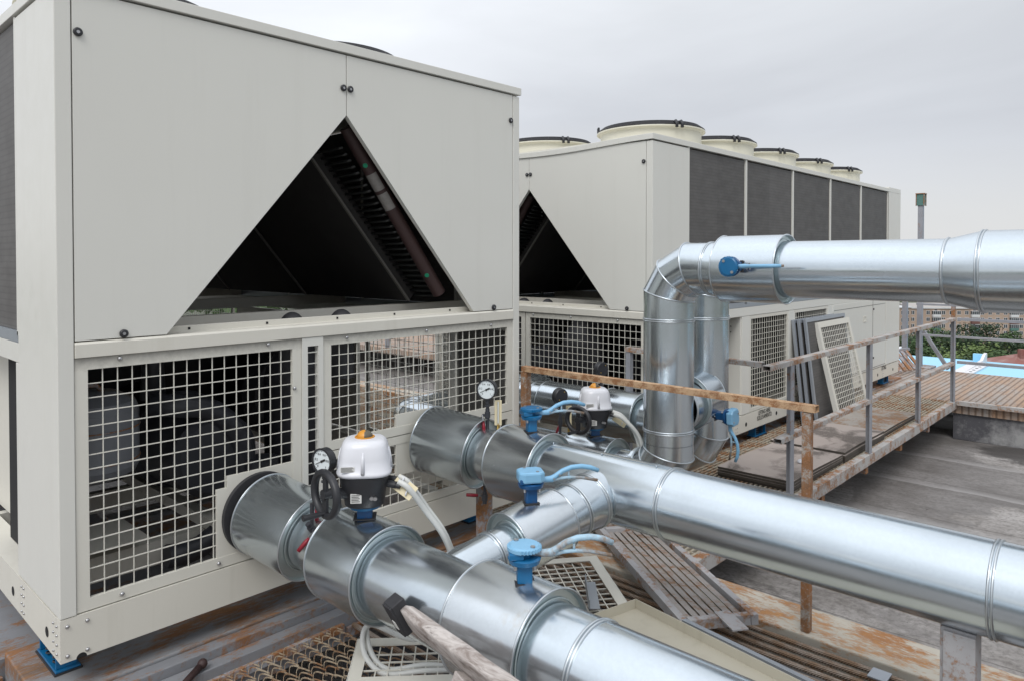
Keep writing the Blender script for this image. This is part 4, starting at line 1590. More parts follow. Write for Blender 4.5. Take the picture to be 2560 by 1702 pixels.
Rv = Vector((0.682, -0.731, 0))
lever_valve((X1, 1.432, Z1 + 0.178), (0, 0, 1), (0.74, -0.67, 0), 'light blue lever valve with a rust worn handle on the nearest pipe', worn=True, top='blue_l')
lever_valve((X2 - 0.01, 2.235, Z2 + 0.173), (0, 0, 1), (0.86, -0.51, 0), 'blue lever valve on the second big pipe, below the rusty handrail', top='blue_m')
qv = Q(2.06)
lever_valve((qv.x, qv.y + 0.0, qv.z + 0.120), (0, 0, 1), (0.80, -0.60, 0), 'light blue boxy lever valve on the sloping bypass pipe', body='blue_d', box_top=True)
lever_valve((XR - 0.177, 1.665, ZH + 0.015), (-1, 0, 0), (0, -1, 0.02), 'round blue valve disc with a straight pale lever on the overhead pipe', top='blue_m', body='blue_d')
lever_valve((4.0, 2.215 - 0.166, 0.50), (0, -1, 0), (0.10, 0, -1), 'light blue valve with its lever hanging down beside the risers', body='blue_d', box_top=True)


def superell(n, r, z, p=3.2, seg=40, dx=0.0, sy=1.0):
    out = []
    for k in range(seg):
        a = 2 * PI * k / seg
        c, s = math.cos(a), math.sin(a)
        x = math.copysign(abs(c) ** (2 / p), c) * r
        y = math.copysign(abs(s) ** (2 / p), s) * r * sy
        out.append((x + dx, y, z))
    return out


def loft(m_, rings, cap=True, smooth=True):
    ids = [m_.vs(r) for r in rings]
    n = len(rings[0])
    for a, b_ in zip(ids[:-1], ids[1:]):
        for k in range(n):
            k2 = (k + 1) % n
            m_.face([a[k], a[k2], b_[k2], b_[k]], smooth)
    if cap:
        m_.face(ids[0][::-1])
        m_.face(ids[-1], smooth)


def actuator(loc, rz, label, wheel=(-1, 0.0), lamp=True):
    """rz turns the housing; wheel gives the handwheel axis in the world xy plane"""
    t = thing('valve_actuator', label, 'valve actuator', loc, rz, 'motor actuators with white hoods')
    MB().box(-0.040, 0.040, -0.040, 0.040, 0, 0.004).build('gasket', 'blackrub', t)
    m_ = MB().box(-0.027, 0.027, -0.027, 0.027, -0.01, 0.045)
    m_.build('stem_block', 'blue_d', t, 0.005)
    MB().lathe((0, 0, 0.045), (0, 0, 1), [(0, 0), (0, 0.055), (0.014, 0.058), (0.014, 0)], 32).build('mounting_flange', 'blue_m', t)
    m_ = MB()
    loft(m_, [superell(0, 0.066, 0.060, 2.6), superell(0, 0.072, 0.066, 2.6), superell(0, 0.077, 0.125, 2.8), superell(0, 0.084, 0.147, 3.0), superell(0, 0.089, 0.184, 3.2), superell(0, 0.089, 0.196, 3.2)])
    bd = m_.build('gear_housing', 'black', t)
    m_ = MB().box(-0.045, -0.006, -0.0765, -0.073, 0.088, 0.128) if True else None
    pl = m_.build('rating_plate', 'label', bd)
    m_ = MB()
    for k in range(5):
        m_.box(-0.041, -0.012 - 0.004 * (k % 2), -0.0770, -0.0766, 0.094 + k * 0.0065, 0.0965 + k * 0.0065)
    m_.build('print_line', 'ink', pl)
    m_ = MB()
    for x, z in ((0.030, 0.108), (0.042, 0.106)):
        m_.cyl((x, -0.072, z), (x, -0.084, z), 0.0075, 10)
    m_.build('stop_screw', 'bolt', bd)
    m_ = MB()
    loft(m_, [superell(0, 0.097, 0.197, 3.4), superell(0, 0.099, 0.2099, 3.4), superell(0, 0.094, 0.2142, 3.4), superell(0, 0.090, 0.2649, 3.3), superell(0, 0.083, 0.3122, 3.2), superell(0, 0.077, 0.3286, 3.0), superell(0, 0.068, 0.338, 2.8), superell(0, 0.054, 0.3423, 2.6), superell(0, 0.03, 0.3432, 2.4)])
    hd = m_.build('hood', 'white', t)
    m_ = MB()
    for a in (0, PI / 2, PI, 3 * PI / 2):
        for off in (0,):
            ca, sa = math.cos(a), math.sin(a)
            m_ = MB().tube([(ca * 0.094, sa * 0.094, 0.2133), (ca * 0.0895, sa * 0.0895, 0.2649), (ca * 0.085, sa * 0.085, 0.2993)], [0.008, 0.0065, 0.004], 10)
            m_.build('hood_rib', 'white', hd)
    m_ = MB()
    for a in (-PI / 2, 0, PI / 2, PI):
        m_.cyl((math.cos(a) * 0.098, math.sin(a) * 0.098, 0.2133), (math.cos(a) * 0.098, math.sin(a) * 0.098, 0.2185), 0.006, 8)
    m_.build('hood_screw', 'bolt', hd)
    m_ = MB().box(-0.078, -0.028, -0.0925, -0.0885, 0.2237, 0.2452)
    lb = m_.build('sticker', 'label', hd)
    m_ = MB()
    for k in range(5):
        m_.box(-0.075, -0.032 - 0.003 * (k % 3), -0.0930, -0.0926, 0.2261 + k * 0.0042, 0.2278 + k * 0.0042)
    m_.build('print_line', 'ink', lb)
    m_ = MB().lathe((0, 0, 0.3423), (0, 0, 1), [(0, 0), (0, 0.036), (0.005, 0.036), (0.005, 0.03)], 32)
    bz = m_.build('indicator_base', 'amber', t)
    m_ = MB()
    m_.ball((0, 0, 0.3458), 0.029, 24, (1, 1, 0.95), True)
    dome = m_.build('position_dome', ['amber', 'brown'], bz)
    for p in dome.data.polygons:
        p.material_index = 1 if p.center.x > 0.002 else 0
    t.scale = (1.02, 1.02, 0.875)
    # handwheel
    wx = Matrix.Rotation(-rz, 2) @ Vector(wheel)
    ax = Vector((wx.x, wx.y, 0)).normalized()
    c = ax * 0.155 + Vector((0, 0, 0.135))
    m_ = MB()
    m_.torus(c, ax, 0.088, 0.0145, 40, 10)
    sd2 = ax.cross(Vector((0, 0, 1)))
    m_.bar(c + Vector((0, 0, 0.075)), c - Vector((0, 0, 0.075)), 0.026, 0.010, up=ax)
    m_.cyl(c - ax * 0.02, c + ax * 0.012, 0.020, 16)
    wh = m_.build('handwheel', 'black', t)
    MB().cyl(ax * 0.07 + Vector((0, 0, 0.118)), c - ax * 0.02, 0.022, 16).build('wheel_shaft', 'black', wh)
    k0 = c + Vector((0, 0, -0.078))
    MB().cyl(k0, k0 + ax * 0.085, 0.010, 12, 0.012).build('crank_knob', 'black', wh)
    # cable glands
    m_ = MB()
    for dz, dx in ((0.158, 0.0), (0.168, 0.032)):
        p = Vector((0.085, -0.035 + dx, dz - 0.005))
        m_.cyl(p, p + Vector((0.030, -0.012, -0.004)), 0.0145, 12)
        m_.cyl(p + Vector((0.030, -0.012, -0.004)), p + Vector((0.045, -0.018, -0.008)), 0.0115, 12)
    m_.build('cable_gland', 'black', t)
    return t


RA = math.atan2(-0.731, 0.682) + 0.12
act1 = (X1, 2.235, Z1 + 0.176)
act2 = (XR, 2.695, 0.17 + 0.163)
actuator(act1, RA, 'motor actuator with white hood and amber dome on the nearest pipe', (-1, 0.12))
actuator(act2, RA + 0.02, 'second white hooded motor actuator, behind the rusty handrail near the risers', (-0.95, 0.05))


def smooth_path(pts, n=8):
    pts = [Vector(p) for p in pts]
    P = [pts[0] * 2 - pts[1]] + pts + [pts[-1] * 2 - pts[-2]]
    out = []
    for i in range(1, len(P) - 2):
        for k in range(n):
            u = k / n
            a, b_, c_, d_ = P[i - 1], P[i], P[i + 1], P[i + 2]
            out.append(0.5 * ((2 * b_) + (-a + c_) * u + (2 * a - 5 * b_ + 4 * c_ - d_) * u * u + (-a + 3 * b_ - 3 * c_ + d_) * u ** 3))
    out.append(pts[-1])
    return out


def conduit(pts, label, r=0.0112, pitch=0.0065):
    sp = smooth_path(pts, 14)
    L = sum((b_ - a).length for a, b_ in zip(sp[:-1], sp[1:]))
    n = int(L / pitch) * 2
    # resample evenly
    res, rad = [], []
    seg, acc, tot = 0, 0.0, L / n
    cur = sp[0]
    res.append(cur)
    i = 1
    remain = tot
    while i < len(sp):
        d = (sp[i] - cur).length
        if d >= remain:
            cur = cur + (sp[i] - cur) * (remain / d)
            res.append(cur)
            remain = tot
        else:
            remain -= d
            cur = sp[i]
            i += 1
    rad = [r if k % 2 else r * 0.86 for k in range(len(res))]
    m_ = MB().tube(res, rad, 10)
    o = m_.build('cable_conduit', 'conduit')
    return tag(o, label, 'cable conduit', 'corrugated grey conduits')


def loc_to_world(base, rz, p):
    v = Matrix.Rotation(rz, 3, 'Z') @ Vector(p)
    return Vector(base) + v


for j, (dx, dz) in enumerate(((0.0, 0.0), (0.032, 0.010))):
    s0 = loc_to_world(act1, RA, (0.125, -0.053 + dx, 0.145 + dz))
    s1 = loc_to_world(act1, RA, (0.165, -0.066 + dx, 0.120 + dz))
    e = 0.028 * j
    pts = [s0, s1, (1.735 + e, 2.06 + e, 0.50), (1.80 + e, 2.02 + e, 0.38), (1.86 + e, 2.01 + e, 0.20), (1.88 + e, 2.03 + e, 0.05), (1.80 + e, 2.20 + e, -0.06),
           (1.70 + e, 2.36 + e, -0.02), (1.655 + e, 2.34, -0.10), (1.66 + e, 2.22 + e * .5, -0.145), (1.76 + e, 2.10 + e, -0.13), (1.90 + e, 2.02, -0.15), (2.2 + e, 1.9, -0.19)]
    conduit(pts, ['front one of two corrugated conduits dropping from the near actuator, looping under its pipe',
                  'rear one of the two corrugated conduits dropping from the near actuator behind its pipe'][j])
    s0 = loc_to_world(act2, RA, (0.125, -0.053 + dx, 0.145 + dz))
    e = 0.035 * j
    pts = [s0, loc_to_world(act2, RA, (0.19, -0.07 + dx, 0.11 + dz)), (3.80 + e * .5, 2.44 + e, 0.33), (3.80 + e * .5, 2.40 + e, 0.12), (3.80 + e * .5, 2.40 + e, -0.10), (3.82 + e, 2.46, -0.20)]
    cd = conduit([Vector(q) - Vector((0.03, 0.0, 0)) for q in pts], ['left one of the pair of grey conduits hanging from the actuator by the risers',
                  'right one of the pair of grey conduits hanging from the actuator by the risers'][j], 0.0135)
# cream tag plates tied on the conduits
for base, rot, lab in ((loc_to_world(act1, RA, (0.160, -0.062, 0.120)), 0.6, 'cream plastic tag tied to the conduits of the near actuator'),
                       (loc_to_world(act2, RA, (0.175, -0.02, 0.09)), 0.5, 'cream plastic tag on the conduits of the actuator by the risers')):
    t = thing('cable_tag', lab, 'tag', group='cream cable tags')
    MB().box(-0.045, 0.045, -0.028, 0.028, -0.002, 0.002).build('plate', 'tag', t, 0.0018)
    m_ = MB().torus((-0.018, 0.018, 0.006), (1, 0.3, 0), 0.008, 0.003, 12, 6).torus((0.02, -0.012, 0.006), (1, 0.3, 0), 0.008, 0.003, 12, 6)
    m_.build('cable_tie', 'white', t)
    orient(t, base + Vector((0.0, 0.02, 0.0)), (-0.66, -0.62, 0.42), (0.55, -0.55, -0.62))


def ball_cock(t, p, d, handle, mats='redh'):
    """small steel ball cock with a red lever as parts of thing t"""
    p, d = Vector(p), Vector(d).normalized()
    m_ = MB().cyl(p - d * 0.03, p - d * 0.014, 0.011, 10).cyl(p - d * 0.014, p + d * 0.014, 0.015, 8).cyl(p + d * 0.014, p + d * 0.03, 0.011, 10)
    h = Vector(handle)
    sd3 = d.cross(h).normalized()
    m_.cyl(p, p + sd3 * 0.026, 0.006, 8)
    m_.build('cock_body', 'compr', t)
    q = p + sd3 * 0.028
    m_ = MB().bar(q, q + h.normalized() * 0.035, 0.010, 0.004, up=sd3)
    m_.build('steel_lever', 'bolt', t)
    m_ = MB().tube([q + h.normalized() * 0.028, q + h.normalized() * 0.05, q + h.normalized() * 0.088], [0.007, 0.009, 0.008], 10)
    m_.build('red_grip', 'red', t)


def gauge(loc, nrm, label, stem_to, face=True, r=0.050, cock=True, nums=('0', '0.2', '0.4', '0.6', '0.8', '1')):
    t = thing('pressure_gauge', label, 'pressure gauge', group='round pressure gauges')
    b_ = MB().lathe((0, 0, -0.036), (0, 0, 1), [(0, 0), (0, r * 0.93), (0.004, r), (0.030, r), (0.034, r * 1.04), (0.038, r * 1.04), (0.038, r * 0.92), (0.033, r * 0.90), (0.033, 0)], 40)
    cs = b_.build('gauge_case', 'black', t)
    m_ = MB().lathe((0, 0, -0.0028), (0, 0, 1), [(0, r * 0.90), (0.0006, 0)], 40)
    dl = m_.build('dial', 'dial', t)
    m_ = MB()
    for k in range(31):
        a = math.radians(225 - 270 * k / 30)
        l = 0.10 if k % 5 == 0 else 0.05
        p0 = Vector((math.cos(a), math.sin(a), 0)) * r * 0.86
        p1 = Vector((math.cos(a), math.sin(a), 0)) * r * (0.86 - l)
        m_.bar(p0 + Vector((0, 0, -0.0018)), p1 + Vector((0, 0, -0.0018)), 0.0012 if k % 5 else 0.002, 0.0004)
    m_.build('scale_mark', 'ink', dl)
    for k, s_ in enumerate(nums):
        a = math.radians(225 - 270 * k / (len(nums) - 1))
        text_mesh(s_, 0.013, 'scale_number', 'ink', dl, (math.cos(a) * r * 0.60, math.sin(a) * r * 0.60, -0.0016), (0, 0, 0), 0.0002)
    a = math.radians(205)
    v = Vector((math.cos(a), math.sin(a), 0))
    m_ = MB().bar(v * r * 0.72, -v * r * 0.15, 0.0022, 0.0008).bar(-v * r * 0.12, -v * r * 0.42, 0.008, 0.0008)
    m_.cyl((0, 0, -0.002), (0, 0, 0.0015), 0.005, 12)
    m_.build('pointer', 'ink', dl)
    m_ = MB().cyl((0.02, -0.02, -0.0362), (0.02, -0.02, -0.039), 0.004, 8).cyl((-0.02, 0.028, -0.0362), (-0.02, 0.028, -0.039), 0.004, 8)
    m_.build('case_screw', 'brass', cs)
    n = Vector(nrm).normalized()
    up = Vector((0, 0, 1))
    orient(t, loc, n, up.cross(n))
    # stem drawn in local space: local y is up
    L = loc[2] - stem_to
    m_ = MB().cyl((0, -r, -0.018), (0, -L, -0.018), 0.0085, 12)
    m_.cyl((0, -r - 0.004, -0.018), (0, -r - 0.022, -0.018), 0.012, 6)
    m_.cyl((0, -r - 0.03, -0.018), (0, -r - 0.036, -0.018), 0.015, 12)
    m_.build('stem', 'compr', t)
    if cock:
        ball_cock(t, (0, -L * 0.62, -0.018), (0, -1, 0), (0.25, -0.95, 0.3))
    return t


gauge((2.545, 2.55, 0.782), (-0.92, -0.40, 0), 'white dial pressure gauge standing on the second big pipe', Z2 + 0.12)
gauge((1.555, 2.475, 0.640), (-0.95, -0.20, 0), 'white dial pressure gauge half behind the black handwheel of the near actuator', Z1 + 0.11)
gauge((3.58, 2.93, 0.56), (0.25, 0.95, 0), 'black back of a gauge beside the silver pipe left of the second actuator', 0.29)
gauge((4.08, 2.97, 0.672), (0.25, 0.95, 0), 'black back of a gauge in front of the mesh of the rear chiller', 0.47)

# drain cocks
for p, lab in (((2.52, 2.535, Z2 - 0.205), 'small drain cock with a red lever under the second big pipe'),
               ((1.50, 2.455, Z1 + 0.10), 'small cock with a red lever at the left of the nearest pipe neck'),
               ((1.62, 2.44, Z1 - 0.19), 'small drain cock with a red lever under the nearest pipe')):
    t = thing('drain_cock', lab, 'valve', group='small cocks with red levers')
    h = {0: (-0.85, 0.5, 0.15), 1: (-0.75, 0.35, -0.9), 2: (-0.8, 0.5, 0.1)}[0 if p[0] > 2 else (1 if p[2] > Z1 else 2)]
    ball_cock(t, p, (0, 0, -1) if h != (-0.75, 0.35, -0.9) else (-0.6, 0, 0.8), h)
    MB().cyl(Vector(p), Vector(p) + Vector((0, 0, 0.10)), 0.008, 8).build('stub', 'compr', t)

# thermometer
for loc, lab in (((2.60, 2.52, 0.60), 'cream bracket thermometer on the second big pipe, next to the chiller corner'),
                 ((3.66, 2.91, 0.36), 'cream bracket thermometer behind the handwheel of the second actuator')):
    t = thing('thermometer', lab, 'thermometer', group='bracket thermometers')
    m_ = MB().box(-0.018, -0.006, -0.004, 0.004, 0, 0.125).box(0.006, 0.018, -0.004, 0.004, 0, 0.125).box(-0.018, 0.018, 0.0045, 0.008, 0, 0.125)
    m_.build('bracket', 'tag', t, 0.001)
    MB().cyl((0, -0.001, 0.01), (0, -0.001, 0.118), 0.003, 8).build('glass_tube', 'dial', t)
    MB().cyl((0, 0, -0.05), (0, 0, 0.0), 0.008, 8).build('pocket', 'brass', t)
    orient(t, loc, (0, 0, 1), (0.75, -0.65, 0))


# ------------------------------------------------------------------ rusty handrail, grey railings, posts
t = thing('handrail', 'fully rusted square tube handrail crossing in front of the risers on two posts', 'handrail')


def sqtube(m_, p0, p1, w, h, th=0.003, up=(0, 0, 1)):
    p0, p1 = Vector(p0), Vector(p1)
    d = (p1 - p0).normalized()
    u = Vector(up)
    s_ = d.cross(u)
    s_.normalize()
    u = s_.cross(d)
    L = (p1 - p0).length
    c_ = (p0 + p1) / 2
    m_.obox(c_ + u * (h / 2 - th / 2), d * L / 2, s_ * w / 2, u * th / 2)
    m_.obox(c_ - u * (h / 2 - th / 2), d * L / 2, s_ * w / 2, u * th / 2)
    m_.obox(c_ + s_ * (w / 2 - th / 2), d * L / 2, s_ * th / 2, u * (h / 2 - th))
    m_.obox(c_ - s_ * (w / 2 - th / 2), d * L / 2, s_ * th / 2, u * (h / 2 - th))
    return m_


m_ = sqtube(MB(), (3.185, 2.875, 0.785), (3.185, 1.160, 0.785), 0.044, 0.030)
m_.build('rail', 'rail_rust', t)
m_ = MB().box(3.166, 3.204, 1.182, 1.220, -0.198, 0.766)
m_.build('post', 'rust_hi', t, 0.003)
m_ = MB().box(3.162, 3.208, 2.835, 2.880, -0.198, 0.766)
m_.build('post', 'rust_hi', t, 0.003)

t = thing('railing', 'grey railing with worn handrail along the walkway beside the rear chiller', 'railing')
YG = 1.935
xs = [4.80, 6.46, 7.99, 9.46]
m_ = sqtube(MB(), (4.44, YG, 0.742), (9.50, YG, 0.742), 0.055, 0.032)
m_.build('top_rail', 'rail_top', t)
m_ = sqtube(MB(), (4.62, YG, 0.245), (9.48, YG, 0.245), 0.055, 0.032)
m_.build('middle_rail', 'rail_top', t)
for x in xs:
    MB().prism([(x - 0.03, YG - 0.025), (x + 0.03, YG - 0.025), (x + 0.03, YG + 0.025), (x + 0.024, YG + 0.025), (x + 0.024, YG - 0.019), (x - 0.03, YG - 0.019)], 'z', -0.20, 0.725).build('post', 'rail_grey', t)
m_ = sqtube(MB(), (4.46, 1.965, 0.760), (4.46, 3.00, 0.772), 0.05, 0.032)
m_.build('return_rail', 'rail_top', t)
MB().box(4.44, 4.48, 2.96, 3.0, -0.2, 0.755).build('post', 'rail_grey', t)

t = thing('railing', 'grey railing on the near edge of the far rusty platform', 'railing')
m_ = sqtube(MB(), (9.53, 1.90, 0.742), (9.53, -5, 0.742), 0.05, 0.03)
m_.build('top_rail', 'rail_grey', t)
m_ = sqtube(MB(), (9.53, 1.90, 0.255), (9.53, -5, 0.255), 0.05, 0.03)
m_.build('middle_rail', 'rail_grey', t)
for y in (0.3, -1.3, -2.9, -4.5):
    MB().box(9.51, 9.55, y, y + 0.05, -0.19, 0.725).build('post', 'rail_grey', t)
t = thing('railing', 'second grey railing at the outer edge of the far platform, before the blue roof', 'railing')
for z, nm in ((0.735, 'top_rail'), (0.27, 'middle_rail')):
    m_ = sqtube(MB(), (12.38, 3.02, z), (12.38, -5, z), 0.05, 0.03)
    m_.build(nm, 'rail_grey', t)
for y in (2.50, 0.9, -0.7, -2.3):
    MB().box(12.355, 12.405, y, y + 0.05, -0.25, 0.78 if y > 2 else 0.72).build('post', 'rust_mid', t)

t = thing('post', 'tall grey pole with a green glass cap rising behind the overhead pipe', 'pole')
m_ = MB().box(12.60, 12.68, 3.00, 3.07, -0.24, 2.26)
m_.build('pole', 'rail_grey', t)
MB().box(12.585, 12.695, 2.985, 3.085, 2.262, 2.44).build('cap', 'greenglass' if 'greenglass' in M else 'balc_g', t)
m_ = MB()
for x, y in ((12.58, 2.98), (12.70, 2.98), (12.58, 3.09), (12.70, 3.09)):
    m_.box(x - 0.006, x + 0.006, y - 0.006, y + 0.006, 2.255, 2.45)
m_.box(12.57, 12.71, 2.97, 3.10, 2.44, 2.452)
m_.build('cap_frame', 'rust_mid', t)
MB().bar((12.64, 2.98, 0.30), (12.55, 2.62, -0.24), 0.035, 0.05).build('brace', 'rail_grey', t)
o = MB().box(12.75, 12.83, 3.25, 3.32, -0.24, 0.95).build('post', 'rail_grey')
tag(o, 'plain grey steel post close to the pole with the green cap', 'pole')
o = MB().box(12.6, 12.66, 3.33, 4.6, 0.06, 0.13).build('cross_bar', 'rail_grey')
tag(o, 'grey horizontal bar at the far end of the rear chiller', 'bar')

# bottom right support under pipe 2
t = thing('pipe_support', 'white and rusty steel support column under the long pipe at the right', 'support')
m_ = MB().box(2.49, 2.57, 0.44, 0.535, -0.64, 0.318)
m_.build('column', 'rust_col' if 'rust_col' in M else 'rust_lo', t, 0.003)
MB().box(2.480, 2.489, 0.440, 0.525, 0.13, 0.310).build('saddle_plate', 'rust_lo', t, 0.002)
m_ = MB().prism([(0.24, 0.10), (0.40, 0.10), (0.43, -0.25), (0.41, -0.25), (0.385, 0.085), (0.24, 0.085)], 'x', 2.46, 2.60)
m_.build('side_bracket', 'rust_lo', t, 0.003)
# short post under the second big pipe near the door
o = MB().box(2.60, 2.66, 2.62, 2.68, -0.16, 0.29).build('post', 'rust_mid')
tag(o, 'short rusty post under the second big pipe by the chiller', 'post')

# ------------------------------------------------------------------ loose objects
# stack of fibre sheets with stains on the walkway
for nm, lab, x0, x1, y0, y1, n in (('fibre_sheets', 'stack of brown fibre sheets with dark round stains, the one nearest the rusty post', 5.02, 6.02, 1.99, 2.56, 4),
                                   ('fibre_sheets', 'stack of stained fibre sheets in the middle of the walkway', 6.06, 7.10, 1.985, 2.60, 4),
                                   ('fibre_sheets', 'broken weathered fibre sheets below the leaning cream mesh cover', 7.14, 8.25, 2.00, 2.50, 3)):
    t = thing(nm, lab, 'sheets', group='fibre sheets on the walkway')
    z = -0.198
    for k in range(n):
        j = random.uniform(-0.018, 0.018)
        th = 0.017
        m_ = MB()
        nx = 10
        # slightly sagging sheet
        top, bot = [], []
        for i in range(nx + 1):
            u = i / nx
            xx = x0 + j + (x1 - x0) * u
            sag = 0.008 * math.sin(PI * u * 1.5) * k / n
            for (lst, dz) in ((top, th), (bot, 0)):
                lst.append((xx, y0 + j * 0.5, z + dz + sag))
                lst.append((xx, y1 + j * 0.5, z + dz + sag))
        ti, bi = m_.vs(top), m_.vs(bot)
        for i in range(nx):
            a = 2 * i
            m_.cur = 0
            m_.face([ti[a], ti[a + 2], ti[a + 3], ti[a + 1]])
            m_.cur = 1
            m_.face([bi[a], bi[a + 1], bi[a + 3], bi[a + 2]])
            m_.face([ti[a], bi[a], bi[a + 2], ti[a + 2]])
            m_.face([ti[a + 1], ti[a + 3], bi[a + 3], bi[a + 1]])
        m_.face([ti[0], ti[1], bi[1], bi[0]])
        m_.face([ti[-2], bi[-2], bi[-1], ti[-1]])
        m_.build('sheet', ['mat' if x0 < 7 else 'mat_old', 'mat_edge'], t)
        z += th + 0.0015
m_ = MB().box(5.42, 5.55, 2.04, 2.12, -0.118, -0.112)
m_ = MB()
m_.ball((5.55, 2.13, -0.112), 0.045, 10, (1.4, 0.8, 0.35))
tag(m_.build('plastic_scrap', 'white'), 'crumpled white plastic scrap on the nearest fibre sheets', 'scrap')


def lean_panel(nm, label, x0, x1, yb, zb, yt, zt, kind, grp=None, cat='panel'):
    t = thing(nm, label, cat, group=grp)
    ev = Vector((0, yt - yb, zt - zb))
    h = ev.length
    ev.normalize()
    m_ = MB()
    org = Vector((x0, yb, zb))
    if kind == 'mesh':
        mesh_cells(m_, org, (1, 0, 0), ev, x1 - x0, h, 0.06, 0.052, 0.006)
        m_.build('mesh_sheet', 'cream_mesh', t)
        n = Vector((1, 0, 0)).cross(ev)
        q = MB()
        for u in (0, x1 - x0):
            q.obox(org + Vector((u, 0, 0)) + ev * h / 2 - n * 0.02, (0.002, 0, 0), ev * h / 2, n * 0.02)
        q.build('folded_edge', 'cream', t)
    else:
        n = Vector((1, 0, 0)).cross(ev)
        w = x1 - x0
        for (u0, u1, v0, v1) in ((0, w, 0, 0.035), (0, w, h - 0.035, h), (0, 0.035, 0.035, h - 0.035), (w - 0.035, w, 0.035, h - 0.035)):
            m_.obox(org + Vector(((u0 + u1) / 2, 0, 0)) + ev * (v0 + v1) / 2, ((u1 - u0) / 2, 0, 0), ev * (v1 - v0) / 2, n * 0.012)
        m_.build('frame', 'alu', t, 0.001)
        q = MB().obox(org + Vector((w / 2, 0, 0)) + ev * h / 2, (w / 2 - 0.036, 0, 0), ev * (h / 2 - 0.036), n * 0.006)
        q.build('filter_mesh', 'coil', t)
    return t


lean_panel('filter_frame', 'grey framed filter screen leaning on the rear chiller, innermost of the three', 7.08, 8.20, 2.715, -0.198, 2.825, 0.83, 'f', 'framed filter screens', 'filter screen')
lean_panel('filter_frame', 'grey framed filter screen leaning on the rear chiller, middle one of three', 7.13, 8.26, 2.675, -0.198, 2.790, 0.83, 'f', 'framed filter screens', 'filter screen')
lean_panel('filter_frame', 'grey framed filter screen leaning on the rear chiller, outermost and behind the cream mesh', 7.19, 8.32, 2.625, -0.198, 2.752, 0.835, 'f', 'framed filter screens', 'filter screen')
lean_panel('mesh_cover', 'cream wire mesh cover leaning against the grey filter screens', 7.44, 8.38, 2.50, -0.135, 2.715, 0.79, 'mesh', None, 'mesh cover')


def flat_panel(nm, label, org, e1, e2, w, h, kind, cat):
    t = thing(nm, label, cat)
    org, e1, e2 = Vector(org), Vector(e1).normalized(), Vector(e2).normalized()
    e2 = (e2 - e1 * e2.dot(e1)).normalized()
    n = e1.cross(e2)
    m_ = MB()
    if kind == 'mesh':
        mesh_cells(m_, org, e1, e2, w, h, 0.05, 0.046, 0.005, fr=0.004)
        m_.build('mesh_sheet', 'cream_mesh', t)
        q = MB()
        for (a, b_) in ((0, 0), (w, 0)):
            q.obox(org + e1 * a + e2 * h / 2 - n * 0.02, e1 * 0.002, e2 * h / 2, n * 0.02)
        q.obox(org + e1 * w / 2 - n * 0.022, e1 * w / 2, e2 * 0.002, n * 0.022)
        q.build('folded_edge', 'cream', t)
    if kind == 'tray':
        m_.obox(org + e1 * w / 2 + e2 * h / 2, e1 * w / 2, e2 * h / 2, n * 0.002)
        m_.build('sheet', 'tray_paint', t)
        q = MB()
        for a in (0, w):
            q.obox(org + e1 * a + e2 * h / 2 + n * 0.022, e1 * 0.002, e2 * h / 2, n * 0.02)
        for b_ in (0, h):
            q.obox(org + e1 * w / 2 + e2 * b_ + n * 0.022, e1 * (w / 2 - 0.003), e2 * 0.002, n * 0.02)
        q.build('upturned_edge', 'tray_paint', t)
    return t


flat_panel('mesh_cover', 'cream mesh cover lying under the bypass pipe beside the slatted grille', (2.33, 2.00, -0.135), (0.80, -0.60, 0.0), (0.6, 0.8, 0.03), 0.43, 0.62, 'mesh', 'mesh cover')
flat_panel('mesh_cover', 'cream mesh cover lying at the bottom edge behind the wooden post', (1.50, 2.235, -0.13), (0.72, -0.69, 0.0), (0.80, 0.70, 0.06), 0.62, 0.30, 'mesh', 'mesh cover')
flat_panel('sheet_tray', 'shallow cream tray panel with upturned edge lying beside the ribbed rebars', (2.03, 0.38, -0.045), (0.973, -0.23, 0.0), (0.228, 0.973, -0.045), 0.33, 1.50, 'tray', 'panel')
t = thing('filter_frame', 'pale aluminium edged strip with black brush lying along the cream tray', 'strip')
ST0, ST1 = Vector((2.385, 0.30, -0.012)), Vector((2.672, 1.512, -0.075))
MB().bar(ST0, ST1, 0.022, 0.02).build('aluminium_edge', 'alu', t)
MB().bar(ST0 - Vector((0.020, 0.004, 0.012)), ST1 - Vector((0.020, 0.004, 0.012)), 0.018, 0.012).build('black_brush', 'blackrub', t)
# galvanised angle offcut
t_ = MB()
t_.bar((2.52, 1.86, -0.085), (2.70, 2.02, -0.075), 0.05, 0.004)
t_.bar((2.505, 1.875, -0.065), (2.685, 2.035, -0.055), 0.004, 0.04)
tag(t_.build('angle_bracket', 'alu'), 'grey perforated angle offcut lying on the cream mesh cover', 'bracket')

# slatted steel grille
t = thing('slatted_grille', 'long grey steel grille with parallel slats lying under the long pipe, rusty edges', 'grille')
NL = Vector((2.67, 1.52, -0.10))
e1 = Vector((0.8, -0.6, 0))
e2 = Vector((0.60, 0.80, -0.035)).normalized()
n3 = e1.cross(e2).normalized()
if n3.z < 0:
    n3 = -n3
Wd, Ln = 0.345, 1.36
for nm, u0, v0, u1, v1, ww in (('side_bar', 0.014, 0, 0.014, Ln, 0.034), ('side_bar', Wd - 0.014, 0, Wd - 0.014, Ln, 0.034)):
    MB().bar(NL + e1 * u0 + e2 * v0, NL + e1 * u1 + e2 * v1, ww, 0.045, up=n3).build(nm, 'rust_lo', t, 0.003)
for v0 in (0.016, Ln * 0.86):
    MB().bar(NL + e1 * 0.034 + e2 * v0 + n3 * 0.002, NL + e1 * (Wd - 0.034) + e2 * v0 + n3 * 0.002, 0.036, 0.045, up=n3).build('end_bar', 'rust_lo', t, 0.003)
m_ = MB()
